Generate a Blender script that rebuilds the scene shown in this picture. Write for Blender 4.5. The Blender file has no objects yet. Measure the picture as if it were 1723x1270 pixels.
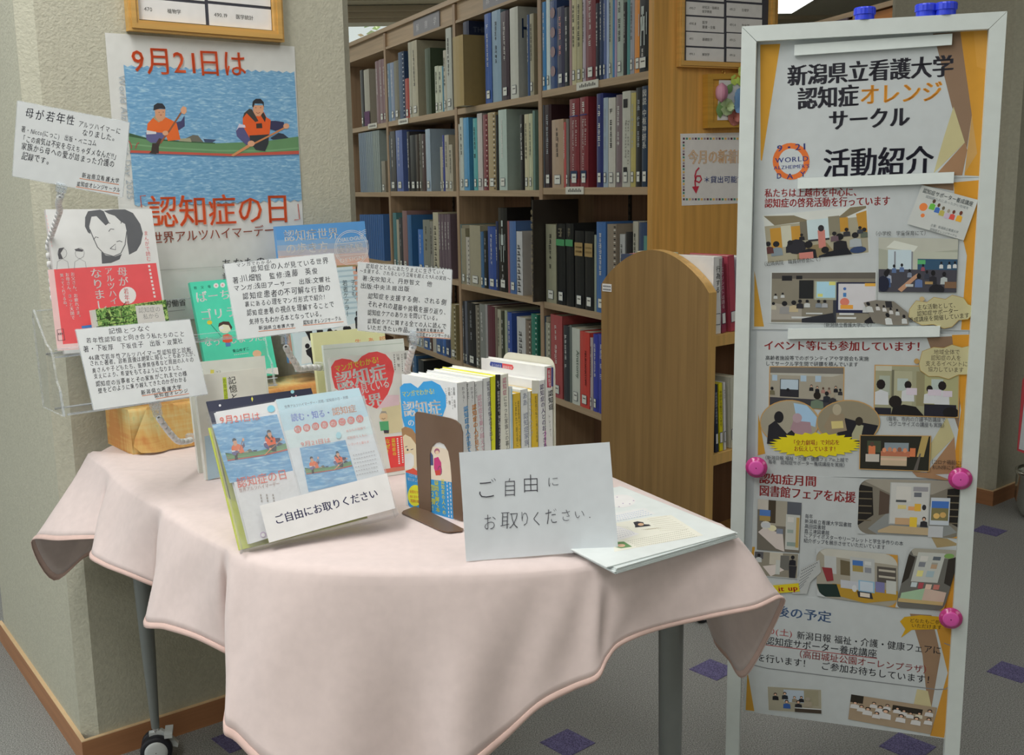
import bpy, bmesh, math, random
from mathutils import Vector as V, Matrix
from mathutils.geometry import tessellate_polygon

random.seed(4)
SC = bpy.context.scene
COL = SC.collection

# ---------------------------------------------------------------- camera
FPX = 1800.0            # focal length for a 1723 px wide frame
EYE = V((0, 0, 1.21))
PITCH, ROLL = math.radians(10.2), math.radians(.86)
fw = V((0, math.cos(PITCH), -math.sin(PITCH)))
_r0 = V((1, 0, 0)); _u0 = _r0.cross(fw)
cr = _r0 * math.cos(ROLL) - _u0 * math.sin(ROLL)
cu = _u0 * math.cos(ROLL) + _r0 * math.sin(ROLL)
cd = bpy.data.cameras.new('camera'); cam = bpy.data.objects.new('camera', cd); COL.objects.link(cam)
cd.sensor_fit = 'HORIZONTAL'; cd.sensor_width = 36.0; cd.lens = 36.0 * FPX / 1723.0
cd.clip_start = .05; cd.clip_end = 100
m3 = Matrix((cr, cu, -fw)).transposed(); cam.matrix_world = Matrix.Translation(EYE) @ m3.to_4x4()
SC.camera = cam

# ---------------------------------------------------------------- light and exposure
SC.view_settings.view_transform = 'Standard'; SC.view_settings.look = 'None'
SC.view_settings.gamma = 1; SC.view_settings.use_curve_mapping = False
SC.view_settings.exposure = -0.04
W = bpy.data.worlds.new('world'); SC.world = W; W.use_nodes = True
bg = W.node_tree.nodes['Background']; bg.inputs[0].default_value = (.80, .86, .84, 1); bg.inputs[1].default_value = .9

def area(name, loc, size, power, col=(1, .98, .94), rot=(0, 0, 0)):
    l = bpy.data.lights.new(name, 'AREA'); l.shape = 'RECTANGLE'; l.size, l.size_y = size; l.energy = power; l.color = col
    o = bpy.data.objects.new(name, l); o.location = loc; o.rotation_euler = rot; COL.objects.link(o)
    return o
area('ceiling_lamp_light', (-.9, 1.2, 2.66), (.5, 2.2), 40)
area('ceiling_lamp_light', (.5, 1.5, 2.66), (.4, 1.8), 11)
area('ceiling_lamp_light', (-.9, -.7, 2.66), (2.0, .4), 17)
area('ceiling_lamp_light', (-1.6, 4.6, 2.66), (.5, 2.6), 20)
area('ceiling_lamp_light', (1.0, 5.4, 2.66), (2.4, .5), 9)
area('ceiling_lamp_light', (-2.0, 7.2, 2.64), (3.4, .4), 26)
area('ceiling_lamp_light', (4.5, -1.0, 2.66), (4, 2), 60)
area('ceiling_lamp_light', (-4.5, -1.5, 2.66), (3, 2), 60)
area('window_daylight', (-4.2, 1.2, 1.7), (3.0, 1.8), 40, (.84, .93, 1), (0, math.radians(-90), 0))
area('outdoor_daylight', (-3, 10.2, 6.5), (10, 2), 260, (.95, 1, .98), (math.radians(25), 0, 0))

# ---------------------------------------------------------------- geometry of views and planes
def ray(px, py): return (px - 861.5) * cr / FPX - (py - 635) * cu / FPX + fw
def at_z(px, py, z):
    d = ray(px, py); return EYE + d * ((z - EYE.z) / d.z)
def at_y(px, py, y):
    d = ray(px, py); return EYE + d * (y / d.y)
def az(a, z=0):
    a = math.radians(a); return V((math.sin(a), math.cos(a), z))

# ---------------------------------------------------------------- colours and materials
def lin(c): return c / 12.92 if c <= .04045 else ((c + .055) / 1.055) ** 2.4
def col(h, k=.6):
    """surface colour of something that reads as sRGB hex h where a full reflector would reach k"""
    r = [min(.86, max(.012, lin(int(h[i:i + 2], 16) / 255) / k)) for i in (0, 2, 4)]
    return (*r, 1)
MATS = {}
def mat(h, k=.6, rough=.55, spec=.4, metal=0, kind='flat'):
    key = (h, k, rough, spec, metal, kind)
    if key in MATS: return MATS[key]
    m = bpy.data.materials.new(kind + '_' + str(h)); m.use_nodes = True; nt = m.node_tree; N = nt.nodes; L = nt.links
    b = N['Principled BSDF']; c = col(h, k) if isinstance(h, str) else (*h, 1)
    b.inputs['Base Color'].default_value = c
    b.inputs['Roughness'].default_value = rough; b.inputs['Specular IOR Level'].default_value = spec
    b.inputs['Metallic'].default_value = metal
    def tc(scale=(1, 1, 1), rot=(0, 0, 0)):
        t = N.new('ShaderNodeTexCoord'); mp = N.new('ShaderNodeMapping'); L.new(t.outputs['Object'], mp.inputs[0])
        mp.inputs['Scale'].default_value = scale; mp.inputs['Rotation'].default_value = rot; return mp.outputs[0]
    def noise(vec, s, det=2, dist=0):
        n = N.new('ShaderNodeTexNoise'); L.new(vec, n.inputs['Vector']); n.inputs['Scale'].default_value = s
        n.inputs['Detail'].default_value = det; n.inputs['Distortion'].default_value = dist; return n.outputs[0]
    def ramp(fac, a, bcol, p0=.3, p1=.7):
        r = N.new('ShaderNodeValToRGB'); L.new(fac, r.inputs[0]); r.color_ramp.elements[0].position = p0; r.color_ramp.elements[1].position = p1
        r.color_ramp.elements[0].color = a; r.color_ramp.elements[1].color = bcol; return r
    def bump(fac, strength, dist):
        bp = N.new('ShaderNodeBump'); L.new(fac, bp.inputs['Height']); bp.inputs['Strength'].default_value = strength; bp.inputs['Distance'].default_value = dist
        L.new(bp.outputs[0], b.inputs['Normal'])
    mul = lambda f: tuple(min(1, x * f) for x in c[:3]) + (1,)
    if kind == 'stucco':
        v = tc(); n1 = noise(v, 95, 3); r = ramp(n1, mul(.93), mul(1.06)); L.new(r.outputs[0], b.inputs['Base Color'])
        n2 = noise(v, 190, 2); bump(n2, .55, .0025)
    elif kind == 'carpet':
        v = tc(); n1 = noise(v, 380, 2); r = ramp(n1, mul(.55), mul(1.5), .35, .68); L.new(r.outputs[0], b.inputs['Base Color'])
        bump(noise(v, 320, 1), .5, .004)
    elif kind == 'wood':
        v = tc((26, 26, 1.1)); n1 = noise(v, 2.2, 4, .4); r = ramp(n1, mul(.84), mul(1.12)); L.new(r.outputs[0], b.inputs['Base Color'])
        bump(noise(tc((160, 160, 4)), 1, 2), .12, .0005)
    elif kind == 'woodh':
        v = tc((1.2, 1.2, 30)); n1 = noise(v, 2.2, 4, .4); r = ramp(n1, mul(.86), mul(1.1)); L.new(r.outputs[0], b.inputs['Base Color'])
    elif kind == 'cloth':
        v = tc(); n1 = noise(v, 60, 2); r = ramp(n1, mul(.97), mul(1.03)); L.new(r.outputs[0], b.inputs['Base Color'])
        bump(noise(v, 14, 3, .3), .25, .004)
        b.inputs['Sheen Weight'].default_value = .25
    elif kind == 'batik':
        n1 = noise(tc((1, 1, 1)), 7, 3, .6); n2 = noise(tc((9, 9, 140)), 1, 2); n3 = noise(tc((140, 140, 9)), 1, 2)
        mx = N.new('ShaderNodeMath'); mx.operation = 'ADD'; L.new(n1, mx.inputs[0])
        m2 = N.new('ShaderNodeMath'); m2.operation = 'ADD'; L.new(n2, m2.inputs[0]); L.new(n3, m2.inputs[1])
        m4 = N.new('ShaderNodeMath'); m4.operation = 'MULTIPLY_ADD'; L.new(m2.outputs[0], m4.inputs[0]); m4.inputs[1].default_value = .3; m4.inputs[2].default_value = -.3
        L.new(m4.outputs[0], mx.inputs[1])
        r = ramp(mx.outputs[0], col('ae7a48', .72), col('b8aa78', .72), .36, .66)
        e = r.color_ramp.elements.new(.52); e.color = col('b8965c', .72); e = r.color_ramp.elements.new(.75); e.color = col('9aa074', .72)
        L.new(r.outputs[0], b.inputs['Base Color'])
    elif kind == 'water':
        v = tc((1, 1, 4.5)); n1 = noise(v, 62, 5, .8); r = ramp(n1, col('5c8ab0', k), col('98b8d0', k), .33, .72)
        e = r.color_ramp.elements.new(.52); e.color = c; L.new(r.outputs[0], b.inputs['Base Color'])
    elif kind == 'leafy':
        v = tc(); n1 = noise(v, 150, 5, 1.2); r = ramp(n1, col('2c3a20', k), col('9db46c', k), .38, .62)
        e = r.color_ramp.elements.new(.5); e.color = c; L.new(r.outputs[0], b.inputs['Base Color'])
    else:
        n1 = noise(tc(), 45, 1); r = ramp(n1, mul(.975), mul(1.02)); L.new(r.outputs[0], b.inputs['Base Color'])
    MATS[key] = m
    return m
def clear(name, tint, gloss=.1, haze=.0, hcol=(.8, .8, .8, 1)):
    if name in MATS: return MATS[name]
    m = bpy.data.materials.new(name); m.use_nodes = True; nt = m.node_tree; N = nt.nodes; L = nt.links; N.clear()
    o = N.new('ShaderNodeOutputMaterial'); t = N.new('ShaderNodeBsdfTransparent'); t.inputs[0].default_value = (*tint, 1)
    g = N.new('ShaderNodeBsdfGlossy'); g.inputs['Roughness'].default_value = .08
    f = N.new('ShaderNodeFresnel'); f.inputs[0].default_value = 1.45
    ad = N.new('ShaderNodeMath'); ad.operation = 'MULTIPLY'; L.new(f.outputs[0], ad.inputs[0]); ad.inputs[1].default_value = gloss * 10
    ge = N.new('ShaderNodeNewGeometry'); iv = N.new('ShaderNodeMath'); iv.operation = 'SUBTRACT'; iv.inputs[0].default_value = 1; L.new(ge.outputs['Backfacing'], iv.inputs[1])
    a2 = N.new('ShaderNodeMath'); a2.operation = 'MULTIPLY'; L.new(ad.outputs[0], a2.inputs[0]); L.new(iv.outputs[0], a2.inputs[1]); ad = a2
    mx = N.new('ShaderNodeMixShader'); L.new(ad.outputs[0], mx.inputs[0]); L.new(t.outputs[0], mx.inputs[1]); L.new(g.outputs[0], mx.inputs[2])
    d = N.new('ShaderNodeBsdfDiffuse'); d.inputs[0].default_value = hcol
    nn = N.new('ShaderNodeTexNoise'); nn.inputs['Scale'].default_value = 12
    mm = N.new('ShaderNodeMath'); mm.operation = 'MULTIPLY'; L.new(nn.outputs[0], mm.inputs[0]); mm.inputs[1].default_value = haze * 2
    m2 = N.new('ShaderNodeMixShader'); L.new(mm.outputs[0], m2.inputs[0]); L.new(mx.outputs[0], m2.inputs[1]); L.new(d.outputs[0], m2.inputs[2])
    L.new(m2.outputs[0], o.inputs[0]); MATS[name] = m
    return m
ACRYL = clear('acrylic_sheet', (.985, .99, .99), .07, .018, (.95, .97, 1, 1))
ACRYL_EDGE = clear('acrylic_edge', (.95, .97, .98), .1, .25, (.9, .95, 1, 1))
SLEEVE = clear('plastic_sleeve', (.99, .99, .99), .07, .07, (.95, .96, 1, 1))
def lamp_mat(name, c, s):
    m = bpy.data.materials.new(name); m.use_nodes = True; b = m.node_tree.nodes['Principled BSDF']
    b.inputs['Emission Color'].default_value = (*c, 1); b.inputs['Emission Strength'].default_value = s; return m

# ---------------------------------------------------------------- mesh gathering
WM = {}      # where each object stands (none is turned)
class G:
    def __init__(s): s.v = []; s.f = []; s.m = []; s.mats = []; s.sm = []
    def mi(s, m):
        if m not in s.mats: s.mats.append(m)
        return s.mats.index(m)
    def add(s, vs, fs, m, smooth=False):
        b = len(s.v); i = s.mi(m); s.v += [V(p) for p in vs]
        for f in fs: s.f.append([b + k for k in f]); s.m.append(i); s.sm.append(smooth)
    def box(s, o, a, b, c, m):
        """box from corner o along vectors a, b, c"""
        o, a, b, c = map(V, (o, a, b, c))
        if a.cross(b).dot(c) < 0: a, b = b, a
        vs = [o, o + a, o + a + b, o + b, o + c, o + a + c, o + a + b + c, o + b + c]
        s.add(vs, [(0, 3, 2, 1), (4, 5, 6, 7), (0, 1, 5, 4), (1, 2, 6, 5), (2, 3, 7, 6), (3, 0, 4, 7)], m)
    def prism(s, pts, d, m, side=None):
        pts = [V(p) for p in pts]; d = V(d); n = len(pts)
        tri = tessellate_polygon([pts])
        nr = sum(((pts[i] - pts[0]).cross(pts[(i + 1) % n] - pts[0]) for i in range(n)), V((0, 0, 0)))
        flip = nr.dot(d) > 0
        def orient(t):
            a, b, c = t; w = (pts[b] - pts[a]).cross(pts[c] - pts[a]).dot(nr); return t if w > 0 else (a, c, b)
        T = [orient(t) for t in tri]
        s.add(pts, [tuple(reversed(t)) if flip else t for t in T], m)
        s.add([p + d for p in pts], [t if flip else tuple(reversed(t)) for t in T], m)
        q = []
        for i in range(n):
            j = (i + 1) % n; q.append((i, j, n + j, n + i) if flip else (j, i, n + i, n + j))
        s.add(pts + [p + d for p in pts], q, side or m)
    def tube(s, path, r, m, n=8, caps=True, smooth=True):
        path = [V(p) for p in path]; rs = r if isinstance(r, (list, tuple)) else [r] * len(path)
        vs = []; u = None
        for i, p in enumerate(path):
            t = (path[min(i + 1, len(path) - 1)] - path[max(i - 1, 0)]).normalized()
            if u is None: u = t.orthogonal().normalized()
            u = (u - t * u.dot(t)).normalized(); w = t.cross(u)
            vs += [p + (u * math.cos(k * 2 * math.pi / n) + w * math.sin(k * 2 * math.pi / n)) * rs[i] for k in range(n)]
        fs = [(i * n + k, i * n + (k + 1) % n, (i + 1) * n + (k + 1) % n, (i + 1) * n + k) for i in range(len(path) - 1) for k in range(n)]
        s.add(vs, fs, m, smooth)
        if caps:
            s.add(vs[:n], [tuple(reversed(range(n)))], m); s.add(vs[-n:], [tuple(range(n))], m)
    def lathe(s, c, axis, prof, m, n=20, smooth=True):
        """prof: (distance along axis, radius)"""
        axis = V(axis).normalized(); c = V(c)
        s.tube2([c + axis * a for a, r in prof], [max(r, 1e-5) for a, r in prof], axis, m, n, smooth)
    def tube2(s, path, rs, axis, m, n, smooth):
        u = axis.orthogonal().normalized(); w = axis.cross(u); vs = []
        for p, r in zip(path, rs): vs += [p + (u * math.cos(k * 2 * math.pi / n) + w * math.sin(k * 2 * math.pi / n)) * r for k in range(n)]
        s.add(vs, [(i * n + k, i * n + (k + 1) % n, (i + 1) * n + (k + 1) % n, (i + 1) * n + k) for i in range(len(path) - 1) for k in range(n)], m, smooth)
    def grid(s, rows, m, smooth=True, closed=False):
        n = len(rows[0]); vs = [p for r in rows for p in r]
        fs = [(i * n + j, i * n + (j + 1) % n, (i + 1) * n + (j + 1) % n, (i + 1) * n + j) for i in range(len(rows) - 1) for j in range(n if closed else n - 1)]
        s.add(vs, fs, m, smooth)
    def build(s, name, parent=None, recalc=False):
        me = bpy.data.meshes.new(name); inv = WM[parent.name].inverted() if parent else None
        off = None
        if not parent:
            off = V((sum(p.x for p in s.v) / len(s.v), sum(p.y for p in s.v) / len(s.v), min(p.z for p in s.v)))
            vs = [p - off for p in s.v]
        else: vs = [inv @ p for p in s.v]
        me.from_pydata(vs, [], s.f)
        for m in s.mats: me.materials.append(m)
        me.polygons.foreach_set('material_index', s.m); me.polygons.foreach_set('use_smooth', s.sm)
        if recalc:
            b = bmesh.new(); b.from_mesh(me); bmesh.ops.remove_doubles(b, verts=b.verts, dist=1e-5); bmesh.ops.recalc_face_normals(b, faces=b.faces); b.to_mesh(me); b.free()
        me.update(); o = bpy.data.objects.new(name, me); COL.objects.link(o)
        if parent: o.parent = parent; WM[o.name] = WM[parent.name]
        else: o.location = off; WM[o.name] = Matrix.Translation(off)
        return o
def tag(o, label, cat, group=None):
    o['label'] = label; o['category'] = cat
    if group: o['group'] = group
    return o
def thing(name, label, cat, loc, group=None):
    o = bpy.data.objects.new(name, None); COL.objects.link(o); o.location = loc; WM[o.name] = Matrix.Translation(V(loc)); o.empty_display_size = .05
    return tag(o, label, cat, group)
def struct(o): o['kind'] = 'structure'; return o
def one(fn, name, parent=None, **kw):
    g = G(); fn(g); return g.build(name, parent, **kw)

# ---------------------------------------------------------------- lettering
GL = {}
def glyph(ch, off):
    k = (ch, off)
    if k not in GL:
        c = bpy.data.curves.new('t', 'FONT'); c.body = ch; c.size = 1; c.resolution_u = 2; c.offset = off
        o = bpy.data.objects.new('t', c); me = o.to_mesh()
        vs = [(v.co.x, v.co.y) for v in me.vertices]; fs = [tuple(p.vertices) for p in me.polygons]
        o.to_mesh_clear(); bpy.data.objects.remove(o); bpy.data.curves.remove(c)
        if ord(ch) < 0x2000: adv = (max(x for x, y in vs) + .07) if vs else .3
        else: adv = 1.0
        GL[k] = (vs, fs, adv)
    return GL[k]
HAND = random.Random(11)
class Sheet:
    """flat printed surface: a plane through o spanned by ux, uy; marks are given by where they sit in the frame and land on the plane"""
    def __init__(s, o, ux, uy, k=.6, parent=None):
        s.o = V(o); s.ux = V(ux).normalized(); s.uy = V(uy).normalized(); s.n = s.ux.cross(s.uy).normalized(); s.uy = s.n.cross(s.ux)
        s.k = k; s.parent = parent; s.g = G(); s.lay = 1
    def hit(s, px, py):
        d = ray(px, py); return EYE + d * ((s.o - EYE).dot(s.n) / d.dot(s.n))
    def up(s): s.lay += 1; return s
    def lift(s): return s.n * (.00002 * s.lay)
    def M(s, c): return c if not isinstance(c, str) else mat(c, s.k, .6, .3)
    def polyw(s, pts, c):
        pts = [p + s.lift() for p in pts]; T = tessellate_polygon([pts]); out = []
        for a, b, d in T:
            out.append((a, b, d) if (pts[b] - pts[a]).cross(pts[d] - pts[a]).dot(s.n) > 0 else (a, d, b))
        s.g.add(pts, out, s.M(c))
    def poly(s, pts, c): s.up(); s.polyw([s.hit(*p) for p in pts], c)
    def rect(s, x0, y0, x1, y1, c): s.poly([(x0, y0), (x1, y0), (x1, y1), (x0, y1)], c)
    def ell(s, cx, cy, rx, ry, c, n=18, rot=0):
        cc, ss = math.cos(rot), math.sin(rot)
        s.poly([(cx + rx * math.cos(a) * cc - ry * math.sin(a) * ss, cy + rx * math.cos(a) * ss + ry * math.sin(a) * cc) for a in [2 * math.pi * i / n for i in range(n)]], c)
    def line(s, pts, w, c, closed=False):
        P = [s.hit(*p) + s.n * .00001 for p in pts]
        if closed: P.append(P[0])
        sc = w * (P[0] - EYE).length / FPX / 2; m = s.M(c); L = []; R = []
        for i, p in enumerate(P):
            t = (P[min(i + 1, len(P) - 1)] - P[max(i - 1, 0)])
            if closed and i in (0, len(P) - 1): t = P[1] - P[-2]
            t = t.normalized(); q = s.n.cross(t) * sc; L.append(p + q + s.lift()); R.append(p - q + s.lift())
        n = len(P); s.g.add(L + R, [(i, n + i, n + i + 1, i + 1) for i in range(n - 1)], m)
    def glyphw(s, ch, o, a, b, m, off):
        # heavy weights: the light glyph laid down two or three times, a little apart
        d = max(0, off); vs, fs, adv = glyph(ch, min(0, off) if off < -.01 else 0)
        for dx in ((0,) if d < .004 else (-d, d) if d < .022 else (-d, 0, d)): s.g.add([o + a * (x + dx) + b * (y + abs(dx) * .3) + s.lift() for x, y in vs], fs, m)
    def text(s, t, p0, p1, c, off=.012, vert=False, hr=1.0, hand=0, h=None, wr=1.0):
        """t from p0 to p1; the em is the run divided by its characters; hr stretches across the run"""
        s.up(); A = s.hit(*p0); B = s.hit(*p1); m = s.M(c); run = (B - A); Ln = run.length; e = run.normalized()
        if vert:
            em = Ln / len(t); side = e.cross(s.n) * -1; upv = -e
            if side.dot(s.ux) < 0: side = -side
            for i, ch in enumerate(t):
                if ch in ' 　': continue
                cell = A + e * em * i
                if ch in 'ー～｜〜':
                    # long-vowel bar stands upright in vertical writing
                    s.glyphw(ch, cell - side * em * hr * .38, e * em, side * em * hr, m, off); continue
                o = cell + e * em * .87 - side * em * hr * .5
                if ord(ch) < 0x2000: o = cell + e * em * .8 - side * em * .3
                if ch in '、。': o = o + side * em * .55 - e * em * .5
                s.glyphw(ch, o, side * em * hr, upv * em, m, off)
            return
        advs = [glyph(ch, off)[2] if ch not in ' 　' else (.35 if ch == ' ' else 1) for ch in t]
        em = Ln / sum(advs); upv = s.n.cross(e); x = 0; eh = (h * (A - EYE).length / FPX) if h else em * hr
        for ch, ad in zip(t, advs):
            if ch not in ' 　':
                ex, ey, o = e, upv, A + e * em * x
                if hand:
                    th = HAND.uniform(-.07, .07) * hand; ex = e * math.cos(th) + upv * math.sin(th); sh = .08 * hand + HAND.uniform(-.05, .05)
                    ey = upv * math.cos(th) - e * math.sin(th) + e * sh; q = 1 - .08 * hand + HAND.uniform(-.1, .06) * hand
                    o = o + upv * em * HAND.uniform(-.06, .05) * hand + e * em * .04; s.glyphw(ch, o, ex * em * q, ey * eh * q, m, off)
                else: s.glyphw(ch, o, ex * em * wr, ey * eh, m, off)
            x += ad
    def quad(s, q, spec):
        """picture made of flat shapes; q = TL,TR,BR,BL corners; spec in unit coordinates"""
        TL, TR, BR, BL = [s.hit(*p) for p in q]
        def P(u, v): return (TL * (1 - u) + TR * u) * (1 - v) + (BL * (1 - u) + BR * u) * v
        cl = lambda t: min(1, max(0, t))
        for it in spec.replace('\n', ';').split(';'):
            f = it.split()
            if not f: continue
            s.up()
            if f[0] == 'r':
                a, b, c2, d = map(float, f[1:5]); s.polyw([P(a, b), P(c2, b), P(c2, d), P(a, d)], f[5])
            elif f[0] == 'e':
                a, b, c2, d = map(float, f[1:5]); s.polyw([P(cl(a + c2 * math.cos(t)), cl(b + d * math.sin(t))) for t in [2 * math.pi * i / 12 for i in range(12)]], f[5])
            elif f[0] == 'p':
                s.polyw([P(*[cl(float(z)) for z in q2.split(',')]) for q2 in f[2:]], f[1])
            elif f[0] == 'm':   # person: head and shoulders  m x y size hair cloth
                x, y, z = map(float, f[1:4])
                s.polyw([P(cl(x - z), cl(y + 4.2 * z)), P(cl(x - z * .9), cl(y + 1.6 * z)), P(cl(x), cl(y + 1.1 * z)), P(cl(x + z * .9), cl(y + 1.6 * z)), P(cl(x + z), cl(y + 4.2 * z))], f[5])
                s.up(); s.polyw([P(cl(x + z * .55 * math.cos(t)), cl(y + z * 1.05 * math.sin(t))) for t in [2 * math.pi * i / 10 for i in range(10)]], f[4])
                if len(f) > 6: s.up(); s.polyw([P(cl(x + z * .36 * math.cos(t)), cl(y + z * .3 + z * .7 * math.sin(t))) for t in [2 * math.pi * i / 10 for i in range(10)]], f[6])
    def flush(s, name='printing', parent=None):
        if s.g.v: o = s.g.build(name, parent or s.parent); s.g = G(); return o
def frame(a, lean=0, roll=0):
    """unit vectors of a sheet that runs along azimuth a and leans back"""
    ux = az(a); r = math.radians(a); n = V((math.cos(r), -math.sin(r), 0)); l = math.radians(lean); ro = math.radians(roll)
    uy = V((0, 0, 1)) * math.cos(l) - n * math.sin(l)
    return ux * math.cos(ro) + uy * math.sin(ro), uy * math.cos(ro) - ux * math.sin(ro)
def panel(name, label, cat, prm, t, front, k=.6, pages=None, group=None, spine=None, rough=.35):
    """book, card or paper standing up: prm = corner x,y,z, azimuth, lean, roll, width, height"""
    x, y, z, a, l, r, w, h = prm; ux, uy = frame(a, l, r); n = ux.cross(uy); o = V((x, y, z))
    R = thing(name, label, cat, o, group); fm = mat(front, k, rough, .45)
    if pages:
        c = .0006
        one(lambda g: (g.box(o - n * c, ux * w, uy * h, n * c, fm), g.box(o - n * t, ux * w, uy * h, n * c, fm),
                       g.box(o - n * (t - c), ux * .0012, uy * h, n * (t - 2 * c), mat(spine, k, rough) if spine else fm)), 'cover', R)
        def pg(g):
            g.box(o - n * (t - c) + ux * .0014 + uy * .0015, ux * (w - .003), uy * (h - .003), n * (t - 2 * c), mat(pages, k, .8, .2))
        one(pg, 'pages', R)
    else: one(lambda g: g.box(o - n * t, ux * w, uy * h, n * t, fm), 'sheet', R)
    return Sheet(o, ux, uy, k, R)

# ================================================================ the setting
CARPET = mat('696a68', .44, .95, .05, kind='carpet'); INLAY = mat('4b4863', .42, .95, .05, kind='carpet')
fl = struct(one(lambda g: g.box((-7, -4, -.05), (16, 0, 0), (0, 18, 0), (0, 0, .05), CARPET), 'floor'))
p0 = at_z(955, 1250, 0); ga = V((.390, .352, 0)); gb = V((.352, -.390, 0)); ga *= .52 / ga.length; gb *= .52 / gb.length
me = None
for i in range(-7, 12):
    for j in range(-7, 9):
        c = p0 + ga * i + gb * j
        if not (.4 < c.y < 8 and abs(c.x) < .6 * c.y + .9): continue
        if me is None:
            o = one(lambda g: g.box(c - ga * .083 - gb * .083 + V((0, 0, .0002)), ga * .166, gb * .166, V((0, 0, .0012)), INLAY), 'carpet_inlay', fl); me = o.data; base = c.copy()
        else:
            o = bpy.data.objects.new('carpet_inlay', me); COL.objects.link(o); o.parent = fl; o.location = c - base
STUC = mat('9b9a8c', .60, .9, .15, kind='stucco'); BASE = mat('7a563c', .42, .5, .3, kind='woodh'); BASET = mat('b39a78', .55, .5, .3)
def pillar(A, a_face, wface, wside, name, base, H=2.70, cham=.03):
    f = az(a_face); sd = az(a_face - 88.5)
    B = A + f * wface; Cc = B + sd * wside; D = A + sd * wside
    pts = []
    for p, d1, d2 in ((A, sd, f), (B, -f, sd), (Cc, -sd, -f), (D, f, -sd)): pts += [p + d1 * cham, p + d2 * cham]
    struct(one(lambda g: g.prism([V((p.x, p.y, .0)) for p in pts], V((0, 0, H)), STUC), name))
    n1 = V((f.y, -f.x, 0)); n2 = -V((sd.y, -sd.x, 0))
    t = .009; h = .056
    def bb(g):
        q = [D + n2 * t, A + n2 * t + n1 * t, B + n1 * t, B + f * .001, A, D]
        q = [V((p.x, p.y, 0)) for p in q]; g.prism(q, V((0, 0, h)), BASE); g.prism([p + V((0, 0, h)) for p in q], V((0, 0, .002)), BASET)
    struct(one(bb, base))
    return f, n1
PA = V((-.925, 2.117, 0)); pf, pn = pillar(PA, 52, .73, .81, 'wall_left', 'baseboard_left')
PB = V((1.792, 3.863, 0)); pillar(PB, 50, .75, .53, 'wall_right', 'baseboard_right')
CEIL = mat('85837a', .46, .9, .1); CZ = 2.68
struct(one(lambda g: (g.box((-7, -4, CZ), (16, 0, 0), (0, 13.35, 0), (0, 0, .08), CEIL), g.box((1.2, 9.35, CZ), (7.8, 0, 0), (0, 3.65, 0), (0, 0, .08), CEIL)), 'ceiling'))
WALLM = mat('9c9888', .5, .9, .1, kind='stucco'); BEAM = mat('8b8270', .5, .6, .3)
yb = 9.2
struct(one(lambda g: (g.box((-7, yb, 0), (8.2, 0, 0), (0, .15, 0), (0, 0, 1.35), WALLM), g.box((1.2, yb, 0), (.1, 0, 0), (0, 2.9, 0), (0, 0, CZ), WALLM), g.box((1.2, 12, 0), (7.8, 0, 0), (0, .15, 0), (0, 0, CZ), WALLM)), 'wall_back'))
struct(one(lambda g: g.box((-7.15, -4, 0), (.15, 0, 0), (0, 13.35, 0), (0, 0, CZ), WALLM), 'wall_west'))
struct(one(lambda g: g.box((9, -4, 0), (.15, 0, 0), (0, 16.1, 0), (0, 0, CZ), WALLM), 'wall_east'))
struct(one(lambda g: g.box((-7, -4.15, 0), (16, 0, 0), (0, .15, 0), (0, 0, CZ), WALLM), 'wall_front'))
def win(g):
    for x in (-6.95, -5.2, -3.6, 1.13): g.box((x, yb, 1.35), (.07, 0, 0), (0, .1, 0), (0, 0, 1.33), BEAM)
    g.box((-7, yb - .01, 1.35), (8.2, 0, 0), (0, .12, 0), (0, 0, .05), BEAM)
    for z, h, d in ((2.53, .035, .10), (2.563, .042, .16), (2.603, .04, .22)): g.box((-7, yb - d, z), (8.2, 0, 0), (0, .12 + d, 0), (0, 0, h), BEAM)
wf = struct(one(win, 'window_1'))
one(lambda g: g.box((-6.9, yb + .05, 1.4), (8.0, 0, 0), (0, .006, 0), (0, 0, 1.27), clear('window_glass', (.97, .98, .97), .06, .01)), 'pane', wf)
for x0, w, y, z in ((-7, 8.2, 8.75, 2.645), (1.3, 7.6, 10.1, 2.65), (1.3, 7.6, 10.9, 2.64), (1.3, 7.6, 11.5, 2.62)):
    struct(one(lambda g: g.box((x0, y, z), (w, 0, 0), (0, .2, 0), (0, 0, CZ - z), BEAM), 'trim_1'))
# trees outside the window
def hedge(g):
    R = random.Random(3); ms = [mat(h, .5, .6) for h in ('66784c', '8a9a68', '48583a', 'a8b088', '7c6c54')]
    for i in range(4300):
        x = R.uniform(-8, 2); z = R.uniform(.6, 4.4); y = R.uniform(11.2, 12.4); s = R.uniform(.03, .075); a = R.uniform(0, 6.3); t = R.uniform(-.6, .6)
        u = V((math.cos(a), .3, math.sin(a))).normalized() * s; w = V((-math.sin(a), t, math.cos(a))).normalized() * s * .5
        c = V((x, y, z)); g.add([c - u, c + w, c + u, c - w], [(0, 1, 2), (0, 2, 3)], ms[R.randrange(5)])
o = one(hedge, 'tree_foliage'); tag(o, 'leafy green trees outside the high window at far left', 'trees'); o['kind'] = 'stuff'
# fluorescent ceiling light, top right
LAMP = lamp_mat('lamp_diffuser', (1, 1, .95), 5.0)
L0 = thing('ceiling_light', 'long white fluorescent light on the ceiling beyond the bookshelf end panel', 'ceiling light', (2.2, 8.9, 2.64))
one(lambda g: g.box((1.86, 7.9, 2.65), (.64, 0, 0), (0, 1.84, 0), (0, 0, .03), mat('c8c8c0', .6)), 'housing', L0)
one(lambda g: g.box((1.88, 7.92, 2.644), (.60, 0, 0), (0, 1.80, 0), (0, 0, .006), LAMP), 'diffuser', L0)

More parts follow.
